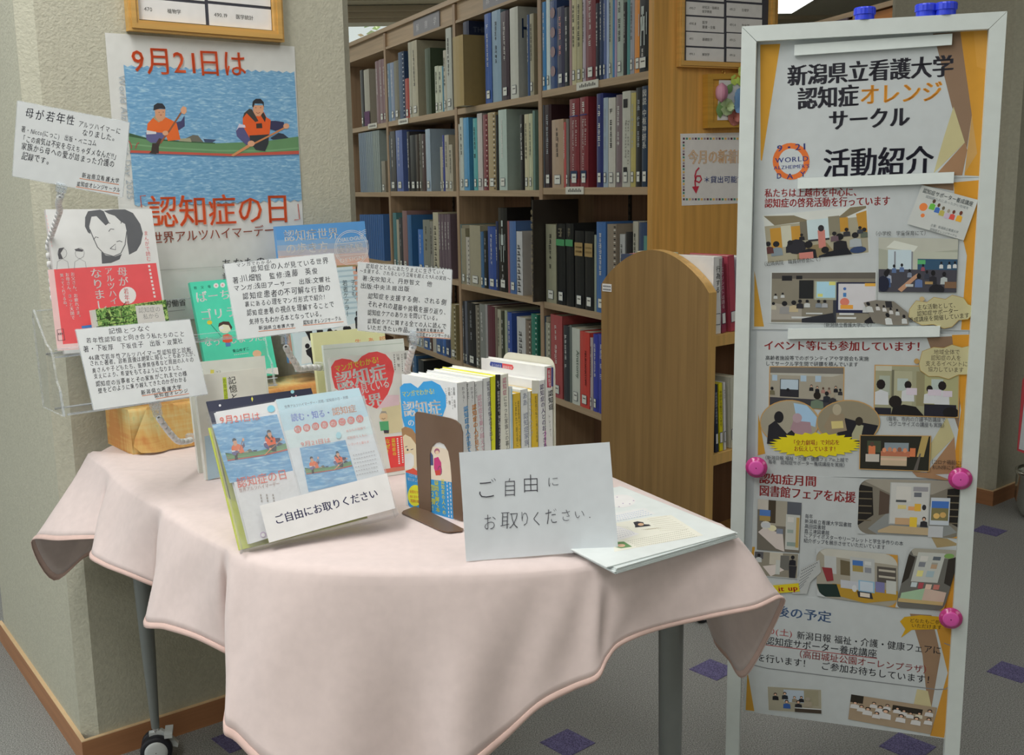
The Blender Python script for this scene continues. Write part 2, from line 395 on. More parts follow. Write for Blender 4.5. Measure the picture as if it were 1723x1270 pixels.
# ================================================================ the long bookshelf
SH = V((.476, 3.6, 0)); sd = az(-25); si = az(65)     # near corner, direction away along the front, direction into the shelf
ZU = V((0, 0, 1))
WD = mat('8c7a62', .54, .45, .35, kind='woodh'); WDv = mat('84705a', .54, .45, .35, kind='wood'); WEND = mat('a07a40', .50, .4, .35, kind='wood'); DARKW = mat('4a3627', .40, .6, .2, kind='wood'); METAL = mat('2c2822', .4, .4, .4, .6)
bs = thing('bookshelf', 'long double sided wooden library bookshelf full of books behind the table', 'bookshelf', SH)
UP = [0, .826, 1.704, 2.706, 3.6]
one(lambda g: (g.box(SH, -sd * -.0 + sd * .032, si * .497, ZU * 2.06, WEND)), 'end_panel', bs)
for u in UP[1:]:
    one(lambda g: g.box(SH + sd * (u - .014), sd * .03, si * .497, ZU * 2.03, WDv), 'upright', bs)
one(lambda g: g.box(SH + sd * .03 + si * .235, sd * 3.57, si * .012, ZU * 2.0, DARKW), 'back_panel', bs)
one(lambda g: g.box(SH + sd * .0 - si * .006 + ZU * 2.035, sd * 3.62, si * .51, ZU * .022, WD), 'top_board', bs)
ROWZ = {1: (1.572, 1.197, .742, .362), 2: (1.56, 1.19, .80, .39), 3: (1.56, 1.185, .79, .39), 4: (1.56, 1.18, .79, .39)}
ROWZ[2] = (1.562, 1.188, .748, .362); ROWZ[3] = (1.562, 1.185, .76, .362)
for b in (1, 2, 3, 4):
    a, c = UP[b - 1] + (.032 if b == 1 else .016), UP[b] - .014
    for z in (*ROWZ[b], .05):
        one(lambda g: g.box(SH + sd * a + ZU * (z - .026) + si * .002, sd * (c - a), si * .495, ZU * .026, WD), 'shelf_board', bs)
    one(lambda g: (g.box(SH + sd * a + ZU * 1.955 + si * .012, sd * (c - a), si * .018, ZU * .08, WD), g.box(SH + sd * a + ZU * 1.945 + si * .002, sd * (c - a), si * .49, ZU * .012, WD)), 'fascia', bs)
    for q in (.18, .62):   # slotted shelf standards on the back panel
        s0 = a + (c - a) * q
        def std(g):
            g.box(SH + sd * s0 + si * .228 + ZU * .06, sd * .016, si * .006, ZU * 1.88, METAL)
            for k in range(60): g.box(SH + sd * (s0 + .003) + si * .2265 + ZU * (.1 + k * .03), sd * .010, si * .002, ZU * .012, mat('0c0a08', .4))
        one(std, 'shelf_standard', bs)
def plate(s0, w, z, txt):
    def f(g): g.box(SH + sd * s0 + si * .006 + ZU * z, sd * w, si * .006, ZU * .075, mat('66666a', .5, .4))
    o = one(f, 'sign_plate', bs); S = Sheet(SH + sd * s0 + si * .006, -sd, ZU, .5, o)
    for i, ch in enumerate(txt):
        cpos = SH + sd * (s0 + w * (1 - (i + .5) / len(txt)) + .02) + si * .006 + ZU * (z + .02)
        S.glyphw(ch, cpos, -sd * .04, ZU * .04, mat('c8c8c4', .6), .01)
    S.flush('lettering')
plate(1.90, .36, 1.958, '解剖学'); plate(1.08, .3, 1.958, '解剖学')
def shelf_tag(s0, w, z, h=.028):
    o = one(lambda g: g.box(SH + sd * s0 - si * .003 + ZU * z, sd * w, si * .003, ZU * h, mat('a8a89e', .5, .2)), 'shelf_label', bs)
    S = Sheet(SH + sd * s0 - si * .003, -sd, ZU, .5, o)
    for k in range(9):
        S.g.box(SH + sd * (s0 + w * (.12 + .085 * k)) - si * .0036 + ZU * (z + h * .3), sd * w * .05, si * .0004, ZU * h * (.3 + .15 * (k % 2)), mat('4c4c48', .5))
    S.flush('lettering')
shelf_tag(.36, .16, 1.548); shelf_tag(.47, .14, 1.172); shelf_tag(2.36, .15, 1.535); shelf_tag(2.88, .16, 1.54)

NAMES = [('black', (25, 25, 28)), ('charcoal', (50, 52, 55)), ('grey', (95, 95, 92)), ('pale grey', (150, 155, 150)), ('white', (168, 170, 168)), ('cream', (160, 158, 128)), ('tan', (130, 108, 80)), ('brown', (75, 60, 42)),
         ('maroon', (100, 38, 46)), ('red', (170, 55, 48)), ('orange', (200, 120, 30)), ('yellow', (160, 150, 80)), ('olive', (60, 68, 45)), ('green', (50, 100, 70)), ('teal', (65, 125, 122)), ('light blue', (120, 150, 175)), ('blue', (40, 90, 155)),
         ('navy blue', (28, 42, 85)), ('slate blue', (90, 110, 135)), ('mauve', (115, 92, 105)), ('lilac', (150, 130, 160)), ('pale green', (145, 158, 138)), ('royal blue', (40, 50, 150))]
def cname(h):
    r = [int(h[i:i + 2], 16) for i in (0, 2, 4)]; return min(NAMES, key=lambda n: sum((a - b) ** 2 for a, b in zip(n[1], r)))[0]
ORD = 'first second third fourth fifth sixth seventh eighth ninth tenth eleventh twelfth thirteenth fourteenth fifteenth sixteenth seventeenth eighteenth nineteenth twentieth twenty-first twenty-second twenty-third twenty-fourth twenty-fifth'.split()
ROWN = {'A': 'top', 'B': 'second', 'C': 'third', 'D': 'fourth', 'E': 'bottom'}; BAYN = {'1': 'nearest', '2': 'second', '3': 'third', '4': 'farthest'}
STY = {'w': 'with pale lettering', 'r': 'with pale lettering', 'd': 'with dark lettering', 'g': 'with silvery marks', 'o': 'with a spiral binding', '-': 'with plain spine', 'j': 'thin journal', 'c': 'with round pictures', 's': 'with a skeleton picture',
       'n': 'with two-line title', 'q': 'with dark squares', 'z': 'with large pale title', 't': 'standing proud of its row', 'G': 'with green band', 'O': 'with gold band', 'A': 'titled Anatomy', 'N': 'titled NEUROANATOMY', 'b': 'slipcase sticking out', 'T': 'titled Atlas of',
       'p': 'with purple foot', 'u': 'with bold black title', 'H': 'with a big H on its cover'}
KB = .56
PALE = mat('b8bab4', KB); LBL = mat('b4b6ae', KB); DK = mat('1a1a1c', KB)
def book_on_shelf(P, w, h, dep, hexc, sty, label, group, lay, seed):
    """P near bottom corner of the spine; lay = (along, into)"""
    al, into = lay; R = random.Random(seed); B = thing('book', label, 'book', P, group)
    r_ = [int(hexc[i:i + 2], 16) for i in (0, 2, 4)]; l_ = sum(r_) / 3; hexc = ''.join('%02x' % int(c * .8 + l_ * .2) for c in r_); m = mat(hexc, KB, .35, .5)
    def cov(g):
        g.box(P, al * .0018, into * dep, ZU * h, m); g.box(P + al * (w - .0018), al * .0018, into * dep, ZU * h, m)
        n = 3; pts = [P + al * w * (i / n) + into * (-.0035 * math.sin(math.pi * i / n)) for i in range(n + 1)] + [P + al * w + into * .002, P + into * .002]
        g.prism(pts, ZU * h, m)
    one(cov, 'cover', B)
    if h < .385: one(lambda g: g.box(P + al * .002 + into * .004 + ZU * .003, al * (w - .004), into * (dep - .008), ZU * (h - .007), mat('a8a493', KB, .8)), 'pages', B)
    S = Sheet(P, -al, ZU, KB, B); F = P - into * .0042; c = F + al * w / 2
    def bar(x, z, bw, bh, mm): a = F + al * (w * x - bw / 2) + ZU * z - into * .0003; S.g.add([a, a + al * bw, a + al * bw + ZU * bh, a + ZU * bh], [(0, 3, 2, 1)], mm)
    fg = {'w': PALE, 'g': mat('8c9296', KB), 'r': mat('c08078', KB)}.get(sty, DK)
    def words(z1, z0, cw, mm):
        z = z1
        while z > z0:
            L = cw * R.uniform(.75, 1.0); x = .5; q = cw * R.uniform(.7, 1)
            for k in range(R.choice((2, 3, 3))): bar(x, z - L * (.2 + .36 * k), q * R.uniform(.6, 1), L * .13, mm)
            bar(x + R.uniform(-.1, .1), z - L * .95, max(.0012, q * .14), L * .9, mm)
            if R.random() < .5: bar(x - .22 * q / w, z - L * .8, q * .12, L * .6, mm)
            z -= L * 1.15 + (R.random() < .12) * L
    if sty in 'wdgr' and w > .012: words(h * .88, h * .45, min(w * .45, .02), fg)
    if sty == 'u':
        z = h * .8
        for i in range(8): bar(.5, z - .02, min(w * .6, .03), .004, DK); bar(.42, z - .018, .004, .015, DK); bar(.6, z - .012, .005, .01, DK); z -= .026
    if sty == 'c':
        for i in range(4):
            cc = c + ZU * (h * (.2 + .22 * i)); S.g.prism([cc + (al * math.cos(t) + ZU * math.sin(t)) * w * .36 for t in [k * math.pi / 6 for k in range(12)]], -into * .0005, mat('7c6a6c', KB))
    if sty == 's':
        b = mat('9aa4a0', KB); bar(.5, h * .78, .016, .026, b); bar(.5, h * .62, .006, .05, b); bar(.5, h * .56, .026, .045, b); bar(.36, h * .36, .006, .07, b); bar(.62, h * .36, .006, .07, b); bar(.2, h * .5, .004, .07, b); bar(.8, h * .5, .004, .07, b)
        words(h * .32, h * .12, .014, PALE)
    if sty == 'n':
        bar(.5, h * .80, w * .9, .004, mat('2c2c60', KB)); words(h * .95, h * .85, w * .35, PALE)
        for i, t in enumerate(('Neuromuscular Function', 'and Disease')):
            for k, ch in enumerate(t):
                if ch != ' ': S.glyphw(ch, F + al * w * (.62 - .3 * i) + ZU * (h * .76 - k * .0088), -ZU * .015, -al * .017, PALE, .01)
        bar(.5, h * .1, w * .7, h * .09, mat('1c2c48', KB))
    if sty == 'q':
        bar(.5, h * .83, w * .5, h * .09, DK); bar(.5, h * .12, w * .45, h * .09, DK)
        for i, t in enumerate(('Neuroanatomy', 'Text and Atlas')):
            for k, ch in enumerate(t):
                if ch != ' ': S.glyphw(ch, F + al * w * (.52 - .3 * i) + ZU * (h * .7 - k * .011), -ZU * .016, -al * .016, mat('55554c', KB), 0)
    if sty == 'z':
        for k, ch in enumerate('図説中枢神経系'): S.glyphw(ch, c + al * .014 + ZU * (h * .90 - k * .026 - (0.012 if k > 1 else 0)), -al * .026, ZU * .026, PALE, .015)
    if sty in 'TH':
        for t, xx, zz, e in ((('THIEME', .02, .87, .034), ('Atlas of', .02, .78, .030)) if sty == 'T' else (('H', .012, .66, .075),)):
            x = xx
            for ch in t:
                if ch != ' ': S.glyphw(ch, P - al * .0004 + into * x + ZU * h * zz, into * e, ZU * e * (1.5 if sty == 'H' else 1), mat('4c525c' if t == 'THIEME' else '20304c' if sty == 'H' else 'b0b0a8', KB), .0)
                x += (glyph(ch, 0)[2] if ch != ' ' else .3) * e * .95
    if sty == 't':
        for k, ch in enumerate('骨格筋の三次元解剖アトラス'): S.glyphw(ch, c + al * .012 + ZU * (h * .86 - k * .027), -al * .022, ZU * .022, mat('80765c', KB), 0)
    if sty in 'GO':
        if sty == 'G': bar(.5, h * .73, w * .98, h * .08, mat('3e7c50', KB)); words(h * .95, h * .83, w * .6, mat('605c4c', KB))
        else: bar(.5, h * .68, w * .86, h * .17, mat('87734a', KB)); bar(.5, h * .72, w * .7, .008, mat('5e3c2c', KB)); bar(.5, h * .78, w * .7, .006, mat('3c3020', KB))
    if sty in 'AN':
        t, mm, e = ('Anatomy', mat('33463c', KB), .030) if sty == 'A' else ('NEUROANATOMY', mat('40100c', KB), .017)
        x = 0
        for ch in t:
            S.glyphw(ch, c - al * e * .35 + ZU * (h * (.72 if sty == 'A' else .76) - x), -ZU * e, -al * e, mm, 0 if sty == 'A' else .02); x += glyph(ch, 0)[2] * e * .92
    if sty == 'p': bar(.5, 0.0, w, h * .26, mat('4c2c4e', KB))
    if sty == 'o':
        for k in range(int(h / .011)): bar(.1, .006 + k * .011, w * .2, .004, mat('b0b0a8', KB) if k % 2 else DK)
    S.flush('spine_print')
    if w > .02 and sty not in 'jpb' and R.random() < .85:
        def lb(g):
            g.box(F - into * .0005 + al * w * .22 + ZU * h * .05, al * w * .5, -into * .0003, ZU * .036, mat('3a4654', KB)); g.box(F - into * .0008 + al * (w * .22 + .0016) + ZU * (h * .05 + .0016), al * (w * .5 - .0032), -into * .0003, ZU * .0328, LBL)
            g.box(F - into * .0011 + al * w * .3 + ZU * (h * .05 + .020), al * w * .3, -into * .0002, ZU * .004, mat('50504c', KB))
        one(lb, 'call_number_label', B)
    return B
# books on the shelves: 'bay row': distance from the near end, width, height (mm), colour, style, how far it sticks out (mm)
BOOKS={
'1A':'822,69,333,464b50,g,0 780,40,331,286ea8,w,0 746,33,343,a8bcc6,-,0 689,57,325,28406e,c,0 629,60,293,33334a,r,0 590,38,284,1e2328,w,0 572,18,346,8c6e6e,-,0 535,36,321,a6a178,d,0 492,42,319,969169,d,0 465,24,320,9a8f9a,d,0 392,72,318,6e2d33,w,0 366,26,264,191e2d,w,0 339,26,300,1e3255,w,0 315,23,290,465a8c,w,0 299,16,283,8ca0be,-,0 274,24,287,8c9682,d,0 260,14,284,326ea0,-,0 246,13,278,9682a0,-,0 202,43,278,8c9b91,d,0 180,21,238,19191c,w,0 159,20,258,3c7d7d,-,0 130,29,261,828791,d,0 84,46,252,c8781e,-,0 4,80,234,191e20,s,0',
'1B':'848,45,314,32373c,w,0 801,47,320,3c4146,g,0 741,59,319,2d191e,g,0 640,99,258,967d64,d,0 621,19,245,aa3c37,w,0 597,23,255,5f5a55,-,0 514,78,325,73232a,n,0 447,63,326,73232a,n,0 338,48,333,1e2864,w,0 304,34,311,8296a5,g,0 253,50,308,a5a59b,d,0 208,41,314,695a5f,w,0 153,55,322,a0a296,q,0 118,34,313,a09650,g,0 75,43,327,1e1e20,g,0 25,48,338,192d46,z,0',
'1C':'818,91,413,2c2822,t,50 709,90,312,828269,d,0 631,73,317,16181a,G,0 563,63,319,16181a,G,0 481,74,294,16181a,O,0 406,70,294,16181a,O,0 388,17,283,78826e,-,0 319,69,331,2d5a96,w,0 243,67,325,786e5f,o,0 186,36,292,969b9b,d,0 138,43,301,19191c,-,0 99,35,339,969688,d,0 38,56,336,283c5f,-,0 -5,40,292,4a8078,-,0',
'1D':'809,68,321,3c5064,o,0 766,42,295,8c8c78,o,0 662,101,334,963c3c,w,0 604,48,301,282d32,w,0 582,21,307,505a55,-,0 517,65,300,a5aca0,A,0 441,75,294,b93228,N,0 414,23,278,968c8c,d,0 377,36,295,283296,w,0 318,58,299,283296,w,0',
'2A':'1470,121,304,8f7843,b,60 1541,69,394,1c2440,T,0 1298,71,380,2d5096,w,0 1200,92,394,6e8ca0,d,0 1119,81,360,372832,w,0 1031,80,361,a5a89b,H,0 926,21,314,284678,w,0 888,37,313,8c876e,d,0',
'2B':'1712,44,294,8c9696,-,0 1675,31,305,a5a59b,d,0 1635,40,332,a0aaa0,d,0 1568,66,329,3c82af,-,0 1472,47,320,469696,d,0 1415,56,340,a5a09b,-,0 1353,52,328,783237,o,0 1270,82,334,96825a,o,0 1242,28,320,1e1e1e,-,0 1155,85,341,96aaa0,w,0 985,41,305,141414,w,0 943,41,304,aaa582,d,0 908,35,304,a0a582,d,0 886,21,314,5a786e,-,0',
'2C':'1696,119,282,647d7d,-,0 1634,62,264,827d64,-,0 1586,47,224,a09c90,o,0 1459,127,281,8c876e,-,0 1423,36,255,325a82,-,0 1376,46,259,191e1e,g,0 1287,88,281,23418c,w,0 1259,28,306,232d50,w,0 1165,93,365,0f0f12,s,0 1144,21,310,8c5050,-,0 1078,66,310,3c5f96,-,0 1016,59,269,a5a8a8,u,0',
'2D':'1713,46,281,6e8291,w,0 1666,46,302,28282d,w,0 1633,33,305,50555f,-,0 1534,98,303,151518,g,0 1488,46,298,6e695a,o,0 1421,66,308,6e736e,w,0 1394,27,312,8a8a88,-,0 1313,81,309,55232d,-,0 1286,26,308,6e6455,-,0 1247,38,303,96947d,d,0 1209,38,296,323728,w,0 1179,29,305,8c967d,-,0 1132,47,300,284696,w,0 996,86,291,a5a8a5,u,0 942,54,285,6e5f50,o,0 882,59,318,1e6e5a,o,0',
'3A':'2641,79,306,5a7891,w,0 2583,58,305,6e7d96,w,0 2506,76,307,64604f,-,0 2413,93,343,233c5f,o,0 2349,63,201,963228,-,0 2305,44,415,969682,-,0 2217,87,412,969178,d,0 2033,74,316,374632,-,0 1929,50,220,a0a891,d,0 1882,46,215,a0a891,d,0 1863,19,211,46788c,-,0 1825,38,281,a09e8c,d,0 1754,71,376,969b91,d,0',
'3B':'2709,61,304,5a8ca5,-,0 2599,110,323,3c3c3c,w,0 2483,106,323,465a96,w,0 2365,42,309,28282d,w,0 2280,85,288,161619,-,0 2227,53,288,32261e,-,0 2192,34,289,5a5a50,d,0 2132,60,286,3c2828,w,0 2065,67,307,8296a5,-,0 1903,31,213,96917d,-,0 1875,27,268,323c82,w,0 1817,57,266,96917d,d,0 1772,45,219,96917d,d,0',
'3C':'2623,61,307,3c6e73,-,0 2583,40,272,96917d,-,0 2523,59,282,32373c,g,0 2446,77,321,785a5a,-,0 2379,66,300,285a8c,-,0 2206,75,229,2864b4,w,0 2106,100,280,6e7369,d,0 2059,46,275,78786e,d,0 1984,75,320,a09b82,u,0 1943,40,312,5a4b55,w,0 1902,40,313,5a4b55,w,0 1862,39,313,5a4b55,w,0 1823,39,314,5a4b55,w,0',
'3D':'2450,59,206,6e6455,-,0 2354,96,200,5a82a0,w,0 2288,65,223,8ca0aa,-,0 2242,46,215,96968c,-,0 2152,90,225,325a96,w,0 2108,44,209,50372d,-,0 2056,52,223,96968c,-,0 1972,84,241,28508c,w,0 1922,49,247,2d5aa0,w,0 1857,65,258,1e325a,w,0 1778,79,274,827850,o,0',
'3E':'2369,67,252,325a82,w,0 2256,84,241,1c2426,-,0',
'4A':'3128,57,322,2d2d30,-,0 3016,100,316,8a8676,p,0 2834,63,341,6e5055,w,0 2762,72,343,6e5055,w,0 2721,40,340,6e5055,w,0',
'4B':'3229,32,381,6a7c8c,j,0 3195,31,380,6a7c8c,j,0 3161,31,380,6a7c8c,j,0 3127,31,380,6a7c8c,j,0 3094,30,379,74848c,j,0 3061,30,379,74848c,j,0 3029,30,378,74848c,j,0 2996,30,378,74848c,j,0 2964,29,377,7c8a86,j,0 2933,29,377,7c8a86,j,0 2901,29,377,7c8a86,j,0 2870,28,376,7c8a86,j,0 2781,68,173,7a7464,-,0',
'4C':'3266,37,256,2f5a96,j,0 3226,37,257,2f5a96,j,0 3186,37,258,2f5a96,j,0 3147,36,259,2f5a96,j,0 3108,36,259,2f5a96,j,0 3070,35,260,2f5a96,j,0 3032,35,261,2f5a96,j,0 2995,35,261,2f5a96,j,0 2958,34,262,2f5a96,j,0 2921,34,263,2f5a96,j,0 2885,34,263,2f5a96,j,0 2849,33,264,2f5a96,j,0',
}
for key, rows in BOOKS.items():
    bay, row = key; L = sorted([r.split(',') for r in rows.split()], key=lambda r: -int(r[0]))
    zb = ROWZ[int(bay)]['ABCD'.index(row)] if row != 'E' else .05
    for i, (s0, w, h, hx, sty, out) in enumerate(L):
        s0, w, h, out = int(s0) / 1000, int(w) / 1000 - .0015, int(h) / 1000, int(out) / 1000
        top = {'A': 1.945, 'B': 1.534, 'C': 1.158, 'D': .715, 'E': .33}[row]
        zb2 = zb
        h = min(h, top - zb2 - .008)
        lab = f"{cname(hx)} book {STY[sty]}, {ORD[i]} from left, {ROWN[row]} shelf, {BAYN[bay]} bay"
        lab = ' '.join(lab.split()[:16])
        s0 = max(s0, UP[int(bay) - 1] + .034 if bay == '1' else UP[int(bay) - 1] + .018)
        if s0 + w > UP[int(bay)] - .016: w = UP[int(bay)] - .016 - s0
        book_on_shelf(SH + sd * s0 + si * (.006 - out) + ZU * zb2, w, h, .205, hx, sty, lab, f"books on the {ROWN[row]} shelf of the {BAYN[bay]} bay", (sd, si), hash(key) % 97 + i if False else ord(bay) * 31 + ord(row) * 7 + i * 3)
# card case standing in front of the far books, seen through the gap: books of the other side of the shelf
for i, (s0, hx) in enumerate(((.04, '5a8ca0'), (.075, '78968c'), (.11, 'a0a8a4'))):
    P = SH + sd * s0 + si * .30 + ZU * .742
    B = thing('book', f"{['blue', 'green', 'white'][i]} book standing on the far side of the shelf, seen through the gap", 'book', P, 'books on the far side')
    one(lambda g: g.box(P, sd * .03, si * .17, ZU * (.36), mat(hx, KB)), 'cover', B)
# ---- end panel: index frame, flower plaque, notice
EP = Sheet(SH - az(155) * 0, si, ZU, .5); en = EP.n
def index_frame(S0, nrm, px_in, px_cards, label, offs, wood, k, texts, up_extra, parent_loc, edges):
    """hanging wooden frame with a dark mat and white cards"""
    ux, uy = S0.ux, S0.uy; x0, x1, yb, yt = edges   # outer edges in plane metres
    O = S0.o; R = thing('index_frame', label, 'picture frame', O + ux * (x0 + x1) / 2 + uy * yb)
    fw_, t = wood, .018; WF = mat('a88448', k, .35, .5, kind='woodh')
    P = lambda x, y, n=0: O + ux * x + uy * y + nrm * (n + .001)
    def fr(g):
        for a, b in (((x0, yb), (x1, yb)), ((x1, yb), (x1, yt)), ((x1, yt), (x0, yt)), ((x0, yt), (x0, yb))):
            A, B = V(a), V(b); d = (B - A).normalized(); inn = V((-d.y, d.x))
            q = [A, B, B - d * fw_ + inn * fw_, A + d * fw_ + inn * fw_]
            q3 = [P(v.x, v.y) for v in q]; g.prism(q3, nrm * t, WF)
            q2 = [A + inn * fw_ * .25 + d * fw_ * .25, B + inn * fw_ * .25 - d * fw_ * .25, B + inn * fw_ * .7 - d * fw_ * .7, A + inn * fw_ * .7 + d * fw_ * .7]
            g.prism([P(v.x, v.y, t) for v in q2], nrm * .004, WF)
    one(fr, 'frame', R)
    one(lambda g: g.box(P(x0 + fw_, yb + fw_), ux * (x1 - x0 - 2 * fw_), uy * (yt - yb - 2 * fw_), nrm * .006, mat('33343c', k, .6)), 'mat_board', R)
    n = 0
    for (a, b, c, d, t1, t2) in texts:
        cd_ = one(lambda g: g.box(P(a, b, .006), ux * (c - a), uy * (d - b), nrm * .001, mat('c4c8c0', k)), 'card', R)
        S = Sheet(P(0, 0, .0072), ux, uy, k, cd_); hgt = (d - b)
        x = a + (c - a) * .08
        for ch in t1: S.glyphw(ch, P(x, b + hgt * .42, .0072), ux * hgt * .26, uy * hgt * .26, mat('4a4a48', k), .005); x += glyph(ch, 0)[2] * hgt * .25
        for li, tt in enumerate(t2.split('/')):
            x = a + (c - a) * .42; nl = len(t2.split('/'))
            for ch in tt: S.glyphw(ch, P(x, b + hgt * (.42 if nl == 1 else .55 - .32 * li), .0072), ux * hgt * .24, uy * hgt * .24, mat('4a4a48', k), .01); x += hgt * .235
        S.flush('lettering')
    return R
def uvm(S, px, py):
    p = S.hit(px, py) - S.o; return p.dot(S.ux), p.dot(S.uy)
S = Sheet(SH - si * 0, si, ZU, .5)
xl, yb_ = uvm(S, 1137.5, 113); xr, _ = uvm(S, 1296, 116)
c = []
lefts = ['490.7|研究法・指導法/医学教育', '490.8|医学/叢書・全集', '491|基礎医学', '491.1|解剖学']; rights = ['491.3|生理学', '491.4|生化学', '491.5|薬理学', '491.6|病理学']
ys = [(3, 25), (28, 52), (54, 77), (80, 102)]
for i in range(-3, 4):
    ya, yc = (ys[i] if i >= 0 else (3 + 25.7 * i, 25 + 25.7 * i))
    for cx0, cx1, tx in ((1152, 1216, lefts), (1220, 1280, rights)):
        a, b = uvm(S, cx0, yc + (2 if cx0 > 1200 else 0)); c_, d_ = uvm(S, cx1, ya + 1)
        a2, d2 = uvm(S, cx0, ya + (2 if cx0 > 1200 else 0)); t = tx[i].split('|') if i >= 0 else ['490.' + str(3 - i), '医学']
        c.append((a, b, c_, d2, t[0], t[1]))
index_frame(S, S.n, None, None, 'wooden framed index board of white cards on the bookshelf end panel', 0, .02, .5, c, 0, None, (xl, xr, yb_, yb_ + .62))
# notice sheet
def on_plane_sheet(S, q, name, label, cat, hexc, k, t=.0006, off=.0004, group=None):
    P = [S.hit(*p) + S.n * off for p in q]; loc = sum(P, V((0, 0, 0))) / len(P); loc.z = min(p.z for p in P)
    R = thing(name, label, cat, loc, group)
    one(lambda g: g.prism(P, S.n * t, mat(hexc, k, .45, .3)), 'sheet', R)
    return Sheet(P[0] + S.n * t, S.ux, S.uy, k, R)
N1 = on_plane_sheet(S, [(1144.5, 225), (1292, 222), (1294, 340), (1147, 346)], 'notice_sheet', 'white notice with tiny patterned border and red arrow below the flower plaque', 'notice', 'b0b2b0', .5)
for i in range(26):
    hx = ['4a3040', '3c7060', 'b89050', '7c7078'][i % 4]
    N1.rect(1149 + i * 5, 231.5, 1152.4 + i * 5, 235, hx); N1.rect(1149 + i * 5, 333.5, 1152.4 + i * 5, 337, hx)
for i in range(19): N1.rect(1148.5, 238 + i * 5, 1151.5, 241.2 + i * 5, ['4a3040', '3c7060', 'b89050', '7c7078'][i % 4])
N1.text('今月の新着図書', (1157.5, 274), (1272, 272), 'b07c38', .03, h=24); N1.text('今月の新着図書', (1157.5, 274), (1272, 272), 'c4bca4', -.014, h=24)
N1.line([(1176, 282), (1171, 288), (1169, 296), (1170, 304), (1176, 307), (1180, 302), (1178, 296), (1172, 296), (1169, 304), (1170, 318)], 2.6, '9a2a3c')
N1.poly([(1164, 314), (1176, 313), (1171, 326)], '9a2a3c')
N1.text('＊貸出可能です', (1183, 307), (1262, 306), '3a4c80', .005, h=12)
N1.flush()
# flower plaque
pc = [S.hit(*p) for p in ((1182, 216), (1268, 214), (1268, 124), (1182, 126))]
pl = thing('flower_plaque', 'square wooden wall plaque with pink and blue paper flowers above the notice', 'wall plaque', (pc[0] + pc[1]) / 2)
WPL = mat('9a7630', .5, .4, .4, kind='woodh')
one(lambda g: g.prism([p + S.n * .001 for p in pc], S.n * .024, WPL), 'backboard', pl)
cen = sum(pc, V((0, 0, 0))) / 4; w_ = (pc[1] - pc[0]).length / 2
def fr2(g):
    for a, b in ((0, 1), (1, 2), (2, 3), (3, 0)):
        A, B = pc[a] + S.n * .025, pc[b] + S.n * .025; A2 = A + (cen + S.n * .0 - pc[a]) * .2; B2 = B + (cen - pc[b]) * .2; g.prism([A, B, B2, A2], S.n * .006, WPL)
one(fr2, 'frame', pl)
pp = [S.hit(*p) + S.n * .026 for p in ((1199, 203), (1258, 202), (1258, 137), (1202, 136))]
one(lambda g: g.prism(pp, S.n * .001, mat('b8bcc0', .5)), 'paper_backing', pl)
def petalflower(px, py, r, cols, rings, name, dn=.03, squash=1):
    c = S.hit(px, py) + S.n * dn; R = random.Random(int(px)); rr = r * (S.hit(px, py) - EYE).length / FPX
    for ri, (rf, npet, tilt) in enumerate(rings):
        for k in range(npet):
            a = 2 * math.pi * k / npet + ri * .7; d = (S.ux * math.cos(a) + S.uy * math.sin(a) * squash); tv = S.n.cross(d)
            rows = []
            for i in range(4):
                u = i / 3; wd = rr * rf * (.25 + .75 * math.sin(math.pi * (.15 + .7 * u))) * .75; up_ = rr * (tilt * u + .12 * ri) ; ctr = c + d * rr * rf * u * math.cos(tilt * .6) + S.n * up_ * .8
                rows.append([ctr + tv * wd * s - S.n * (abs(s) ** 2) * rr * -.18 * (1 if tilt > .5 else -.3) for s in (-1, -.5, 0, .5, 1)])
            g = G(); g.grid(rows, mat(cols[ri % len(cols)], .5, .7, .2)); g.build(name, pl)
petalflower(1246, 172, 27, ['6f8fb4', '7d9cc0', '4c6c98', '5a7aa4'], [(1, 6, .35), (.8, 5, .7), (.55, 5, 1.0), (.3, 3, 1.2)], 'blue_rose_petal')
petalflower(1213, 181, 13, ['8a9a78', '9aa884'], [(1, 5, .3), (.6, 4, .8)], 'green_flower_petal')
petalflower(1226, 199, 12, ['8c5a54', '96645c'], [(1, 5, .2), (.6, 4, .7)], 'russet_flower_petal')
petalflower(1240, 122, 9, ['a4b860', 'b0c46c'], [(1, 3, .2)], 'leaf'); petalflower(1227, 136, 8, ['98ac54'], [(1, 3, .2)], 'leaf'); petalflower(1238, 139, 7, ['8ea454'], [(1, 3, .2)], 'leaf')
def bud(g):
    c = S.hit(1204, 157) + S.n * .034; r = .024
    for j in range(3):
        rows = []
        for i in range(6):
            v = -1 + 2 * i / 5; rad = r * math.sqrt(max(0, 1 - v * v)) * .8 + .001
            rows.append([c + S.uy * v * r * 1.3 + (S.ux * math.cos(t + j * 2.1) + S.n * math.sin(t + j * 2.1)) * (rad + j * .001) for t in [k * math.pi / 5 * 1.2 for k in range(6)]])
        g.grid(rows, mat(['a8788c', 'b48498', 'a06e84'][j], .5, .7))
one(bud, 'pink_bud', pl)
def lf(g):
    for (a, b, w) in (((1203, 200), (1201, 172), 7), ((1213, 160), (1222, 142), 6), ((1255, 200), (1244, 196), 6)):
        A, B = S.hit(*a) + S.n * .03, S.hit(*b) + S.n * .034; t = (B - A); q = S.n.cross(t).normalized() * w * .0023
        g.grid([[A + t * u - q * math.sin(math.pi * u) , A + t * u + S.n * .004 * math.sin(math.pi * u), A + t * u + q * math.sin(math.pi * u)] for u in (0.02, .25, .5, .75, .98)], mat('5c7a4c', .5, .6))
one(lf, 'leaves', pl)
